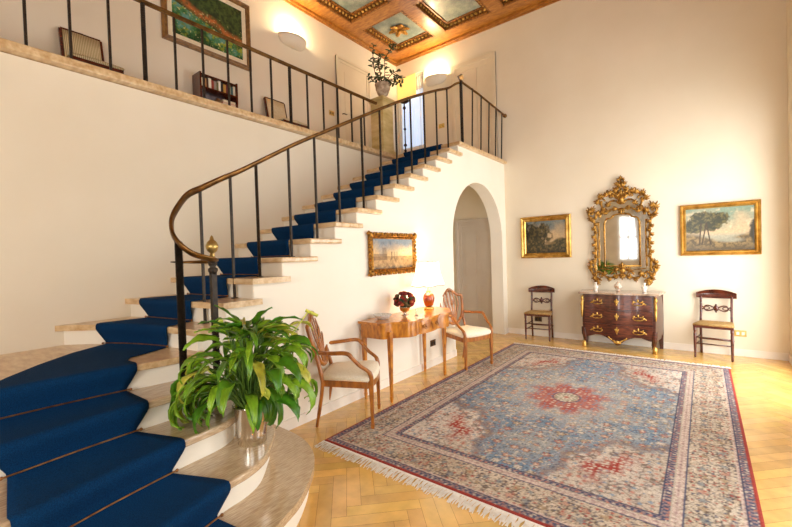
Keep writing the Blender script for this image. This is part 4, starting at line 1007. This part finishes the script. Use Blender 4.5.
for k in range(16): lily_leaf(math.radians(r.uniform(196,250)), r.uniform(.2,.33), r.uniform(.1,.26), r.uniform(.24,.32), r.uniform(.03,.042), r.uniform(1.8,2.6), r.uniform(-.4,.4))
mb.build('foliage', M['leaf'], pl, colors=np.array(cols), solid=.0012)
stems.build('stalks', M['stem'], pl)
for q, top in (((.02,.03),(.16,.33,.76)), ((-.03,-.05),(-.02,-.25,.5)), ((.04,-.02),(.2,-.04,.36)), ((0,.0),(-.22,-.05,.72))):
    mb = MB().tube(smooth_line([(q[0],q[1],.2),(top[0]*.4,top[1]*.4,top[2]*.62),top], 5), .0035, 5)
    m3 = rot('Z', math.atan2(top[1], top[0])) @ rot('Y', .5); c = Vector(top)
    rows = [[c+m3 @ Vector(((u-.2)*.09, v*.026*math.sin(PI*(u*.9+.05)), .02*abs(v)-.006)) for v in (-1,-.5,0,.5,1)] for u in np.linspace(0, 1, 7)]
    mb.grid(rows, True); mb.ell(c+m3 @ Vector((.01,0,.008)), (.022,.006,.006), m3)
    mb.build('flower', M['spathe'], pl, solid=.001)

# ------------------------------------------------------------------ gallery things
def gallery_chair(label, loc, fab):
    t = thing('upholstered_chair', label, 'chair', loc, 0, 'upholstered chairs on the gallery')      # front +x
    rk = lambda z: -.2-.1*(z-.32)/.46
    w = .168; fr = [(-w,.30),(w,.30),(w,.775),(-w,.775)]
    mb = MB()
    for a, b in zip(fr, fr[1:]+fr[:1]): mb.taper((rk(a[1]),a[0],a[1]), (rk(b[1]),b[0],b[1]), .03, .03)
    mb.ell((rk(.785),0,.785), (.012,.05,.014)); mb.build('back_frame', M['mahog'], t, bevel=.003)
    rows = [[(rk(z)+.012+.012*math.sin((y+w)/(2*w)*PI), y, z) for y in np.linspace(-w+.012, w-.012, 12)] for z in (.32,.47,.62,.765)]
    MB().grid(rows, True).build('backrest', fab, t, solid=.018)
    seat_cushion(MB(), [(-.2,-.19),(.0,-.205),(.2,-.225),(.225,0),(.2,.225),(.0,.205),(-.2,.19)], .33, .36, .03).build('seat', fab, t)
    MB().prism([(-.195,-.185),(.2,-.215),(.2,.215),(-.195,.185)], .30, .332).build('seat_rail', M['mahog'], t)
    for s in (-1, 1):
        MB().taper((.18,s*.195,.26), (.18,s*.195,0), .034, .024).build('leg', M['mahog'], t); MB().taper((-.185,s*.17,.31), (-.24,s*.17,0), .03, .024).build('leg', M['mahog'], t)
gallery_chair('striped upholstered chair by the gallery wall, left of the garden painting', (-2.0,-5.50,LAND-.005), M['stripefab'])
gallery_chair('plain beige upholstered chair by the gallery wall, right of the garden painting', (-2.0,-3.15,LAND-.005), M['beigefab'])
# bookcase with books
bx = thing('bookcase', 'small dark wooden bookcase on the gallery below the garden painting', 'bookcase', (-2.24,-4.09,LAND-.005))
w2, dp, H = .245, .10, .765
for s in (-1, 1): MB().box(-dp, dp, s*w2-.011, s*w2+.011, 0, H).build('side_panel', M['mahog'], bx, bevel=.003)
MB().box(-dp, -dp+.012, -w2, w2, .02, H-.04).build('back_panel', M['mahog'], bx)
for z in (.06,.24,.415,.575): MB().box(-dp+.012, dp-.004, -w2+.011, w2-.011, z, z+.016).build('shelf', M['mahog'], bx)
MB().box(-dp+.012, dp, -w2+.011, w2-.011, .73, .745).build('top_shelf', M['mahog'], bx)
r = random.Random(4); y = -w2+.018; k = 0
words = ['pale cream','tan','dark brown','ivory','brick red','grey','olive','white','black','ochre','maroon','sand','teal','beige','russet','navy']
rgb = [(226,212,176),(176,136,84),(70,42,28),(236,228,204),(150,56,40),(150,144,132),(110,104,64),(240,236,224),(40,34,32),(196,150,70),(104,36,36),(214,192,150),(60,96,96),(208,192,164),(148,78,44),(40,50,80)]
while y < w2-.05 and k < 16:
    th = r.uniform(.026,.036); h = r.uniform(.105,.135); c = rgb[k]
    b = thing('book', '%s spined book on the top bookcase shelf, %s from the left' % (words[k], ORD[k+1]), 'book', (-2.24+.02, -4.09+y+th/2, LAND-.005+.5915), 0, 'books in the gallery bookcase')
    mt = pm('book cover '+words[k], c, tuple(max(0, q-14) for q in c), rough=.6, scale=20)
    mbk = MB().box(-.065,.065,-th/2,-th/2+.003,0,h).box(-.065,.065,th/2-.003,th/2,0,h).box(.062,.065,-th/2+.003,th/2-.003,0,h); mbk.build('cover', mt, b)
    MB().box(-.062,.061,-th/2+.003,th/2-.003,.004,h-.004).build('pages', M['mat'], b)
    y += th+.001; k += 1
def flatbook(label, y, z, s, c):
    b = thing('book', label, 'book', (-2.22, -4.09+y, LAND-.005+z), 0, 'books in the gallery bookcase')
    MB().box(-.075,.075,-s,s,0,.004).box(-.075,.075,-s,s,.03,.034).box(-.075,.075,s-.004,s,.004,.03).build('cover', pm('flat '+label[:12], c, rough=.5), b); MB().box(-.073,.073,-s+.002,s-.004,.004,.03).build('pages', M['mat'], b)
flatbook('orange red book lying flat on the second bookcase shelf', .13, .4315, .09, (196,72,32))
flatbook('cream book lying on top of the orange red book', .13, .466, .085, (220,206,176))
t = thing('round_box', 'small round brown wooden box on the second bookcase shelf', 'box', (-2.2,-4.09+.0,LAND-.005+.4315)); MB().lathe([(.03,0),(.042,.02),(.042,.045),(.03,.06)], n=16).build('body', M['frame_brown'], t); MB().lathe([(.032,.0605),(.024,.07),(.006,.074),(.008,.084),(0,.088)], n=14).build('lid', M['frame_brown'], t)
# wall lights
def sconce(label, loc, rz):
    t = thing('wall_light', label, 'wall light', loc, rz, 'plaster wall lights upstairs')       # faces +x
    K = 20; rows = []
    for z, q in ((0,1),(-.04,.98),(-.08,.90),(-.11,.76),(-.13,.5),(-.135,.002)):
        rows.append([(.19*q*math.sin(a), -.25*q*math.cos(a), z) for a in np.linspace(0, PI, K)])
    MB().grid(rows, True).build('bowl', M['plaster'], t, solid=.012)
    MB().box(0,.012,-.06,.06,-.09,-.02).build('back_plate', M['plaster'], t)
    MB().tube([(.07,-.09,-.04),(.07,.09,-.04)], .016, 8).build('bulb', glow('bulb '+label[:6], (255,226,170), 18), t)
    m = Matrix.Rotation(rz, 3, 'Z') @ Vector((.09,0,.05))
    point('sconce_light', (loc[0]+m.x, loc[1]+m.y, loc[2]+m.z), 24, (1,.80,.52), .06)
sconce('half round white plaster wall light on the gallery wall', (XG+.001,-2.75,4.94), 0)
sconce('half round white plaster wall light on the back wall upstairs', (-1.36,-.001,4.95), -PI/2)
# pedestal with plant
pd = thing('pedestal', 'square yellow marble pedestal at the end of the gallery railing', 'pedestal', (-1.27,-1.85,LAND+.01))
MB().box(-.15,.15,-.15,.15,0,.05).box(-.135,.135,-.135,.135,.05,.08).build('base', M['marble_p'], pd, bevel=.006)
MB().box(-.128,.128,-.128,.128,.08,.81).build('shaft', M['marble_p'], pd, bevel=.006)
MB().box(-.14,.14,-.14,.14,.81,.835).box(-.155,.155,-.155,.155,.835,.875).build('cap', M['marble_p'], pd, bevel=.006)
pp = thing('potted_plant', 'straggly dark green houseplant in a stone urn on the marble pedestal', 'potted plant', (-1.25,-1.83,LAND+.886))
MB().lathe([(.07,0),(.075,.015),(.045,.03),(.04,.05),(.085,.09),(.115,.17),(.12,.22),(.128,.235),(.128,.25),(.11,.25),(.1,.21),(0,.2)], n=24).build('urn', pm('stone urn', (150,122,96), (206,188,160), rough=.7, scale=14, bump=.2), pp)
mb = MB(); st = MB(); r = random.Random(31)
def twig(pts):
    L = smooth_line(pts, 6); st.tube(L, .006, 5)
    for i in range(4, len(L)):
        for q in range(r.choice((1,1,2,2))):
            a = r.uniform(0, 2*PI); m = rot('Z', a) @ rot('Y', r.uniform(-.6,.6)); s = r.uniform(.03,.05)
            mb.ell(Vector(L[i])+m @ Vector((s,0,0)), (s,s*.5,.004), m, 7, 4)
for pts in ([(0,0,.2),(-.06,-.1,.4),(-.05,-.16,.6),(-.02,-.18,.82)],[(0,0,.2),(.02,-.08,.42),(.0,-.1,.62)],[(0,0,.2),(.02,.04,.45),(-.02,.1,.7),(.04,.2,.88),(.06,.24,.98)],[(0,0,.2),(.1,.12,.34),(.16,.24,.42),(.2,.3,.36)],[(0,0,.2),(.12,.06,.38),(.2,.2,.5)],
            [(0,0,.2),(-.06,.04,.4),(-.1,.02,.62),(-.06,.02,.78)],[(0,0,.2),(.06,-.12,.28),(.05,-.2,.3)],[(0,0,.2),(.1,.02,.3),(.14,.06,.24)],[(0,0,.2),(-.1,-.12,.3),(-.12,-.2,.36)],[(0,0,.2),(.14,.16,.3),(.2,.22,.28)]): twig(pts)
mb.build('foliage', M['darkleaf'], pp); st.build('stems', M['mahog'], pp)
MB().lathe([(.1,.2),(.07,.215),(0,.22)], n=16).build('soil', M['soil'], pp)
# iron stand
si = thing('iron_stand', 'slim black iron stand with a shallow dish at the head of the stairs', 'stand', (-1.11,-1.45,LAND))
MB().tube([(0,0,.02),(0,0,.92)], .011, 8).lathe([(.028,.2),(.03,.22),(.011,.24)],n=10).ell((0,0,.48),.024).ell((0,0,.12),.024).lathe([(.012,.8),(.03,.83),(.012,.86)],n=10).build('pole', M['iron'], si)
MB().lathe([(.012,.905),(.05,.915),(.085,.94),(.09,.945),(.08,.94),(0,.925)], n=20).build('dish', M['iron'], si)
mb = MB()
for k in range(3): a = k*2*PI/3+.4; mb.tube(smooth_line([(0,0,.1),(.05*math.cos(a),.05*math.sin(a),.07),(.11*math.cos(a),.11*math.sin(a),.011)], 4), .009, 6)
mb.build('tripod_feet', M['iron'], si)
# switches and sockets
def plate(name, label, loc, rz, w, h, mat, face):
    t = thing(name, label, 'switch' if 'switch' in name else 'socket', loc, rz)                 # faces +x
    MB().box(0,.008,-w/2,w/2,-h/2,h/2).build('plate', mat, t, bevel=.002)
    mb = MB()
    for s in (-1, 1): mb.box(.008,.012,s*w*.22-w*.12,s*w*.22+w*.12,-h*.25,h*.25)
    mb.build('insert', face, t)
plate('wall_socket', 'brass wall socket plate beside the chair under the tree painting', (3.16,-.001,.296), -PI/2, .12, .08, M['plate'], M['skirt'])
plate('wall_socket', 'dark wall socket seen through the legs of the chair near the arch', (.545,-.001,.288), -PI/2, .12, .08, M['darkplate'], M['black'])
plate('wall_socket', 'dark wall socket low on the stair wall under the console table', (.001,-2.5,.30), 0, .12, .08, M['darkplate'], M['black'])
plate('light_switch', 'brown switch plate on the gallery wall beside the door', (XG+.001,-1.93,3.99), 0, .12, .08, M['plate'], M['darkplate'])
plate('light_switch', 'brass switch plate on the back wall upstairs beside the lace door', (-1.265,-.001,3.985), -PI/2, .13, .085, M['plate'], M['oldbrass'])
# curtain at the south window (seen in the mirror)
rows = [[(x, YS+.06+.02*math.sin(x*60), z) for x in np.linspace(.75+.35*(3.0-z)/2.5*.6, 1.2, 30)] for z in (3.0,2.5,2.0,1.5,1.0,.5)]
tag(MB().grid(rows).build('window_curtain', M['curtain'], None, solid=.003), 'white curtain at a window reflected in the gilt mirror', 'curtain')

# ------------------------------------------------------------------ light
def area(name, loc, rotd, sx, sy, e, c):
    l = bpy.data.lights.new(name, 'AREA'); l.shape = 'RECTANGLE'; l.size = sx; l.size_y = sy; l.energy = e; l.color = c
    o = bpy.data.objects.new(name, l); C.objects.link(o); o.location = loc; o.rotation_euler = rotd; return o
for (h0, h1, z0, z1), e in zip(RW, (84, 34, 24)): area('daylight_right', (XR+.16, (h0+h1)/2, (z0+z1)/2), (0, PI/2, 0), z1-z0, h1-h0, e, (.99,.98,.95))
for (h0, h1, z0, z1), e in zip(SW, (5, 95)): area('daylight_front', ((h0+h1)/2, YS-.16, (z0+z1)/2), (PI/2, 0, 0), h1-h0, z1-z0, e, (.99,.98,.95))
w = bpy.data.worlds.new('sky'); bpy.context.scene.world = w; w.use_nodes = True
w.node_tree.nodes['Background'].inputs[0].default_value = (.8,.88,1,1); w.node_tree.nodes['Background'].inputs[1].default_value = 1.5

# ------------------------------------------------------------------ camera
F, yaw, pitch, roll = 394.313942, .662514844, -.0203261, .0301731
f = Vector((-math.sin(yaw)*math.cos(pitch), math.cos(yaw)*math.cos(pitch), math.sin(pitch)))
r0 = Vector((math.cos(yaw), math.sin(yaw), 0)); d0 = f.cross(r0)
rt = r0*math.cos(roll)+d0*math.sin(roll); dn = -r0*math.sin(roll)+d0*math.cos(roll)
cam = bpy.data.cameras.new('camera'); co = bpy.data.objects.new('camera', cam); C.objects.link(co)
mw = Matrix.Identity(4)
for i in range(3): mw[i][0] = rt[i]; mw[i][1] = -dn[i]; mw[i][2] = -f[i]
mw[0][3], mw[1][3], mw[2][3] = 2.7902, -6.8009, 1.45
co.matrix_world = mw; cam.sensor_width = 36; cam.lens = F/792*36; cam.clip_start = .05
sc = bpy.context.scene; sc.camera = co
sc.view_settings.view_transform = 'Standard'; sc.view_settings.look = 'None'; sc.view_settings.gamma = 1; sc.view_settings.use_curve_mapping = False
sc.view_settings.exposure = 0.5
sc.cycles.max_bounces = 10; sc.cycles.diffuse_bounces = 6
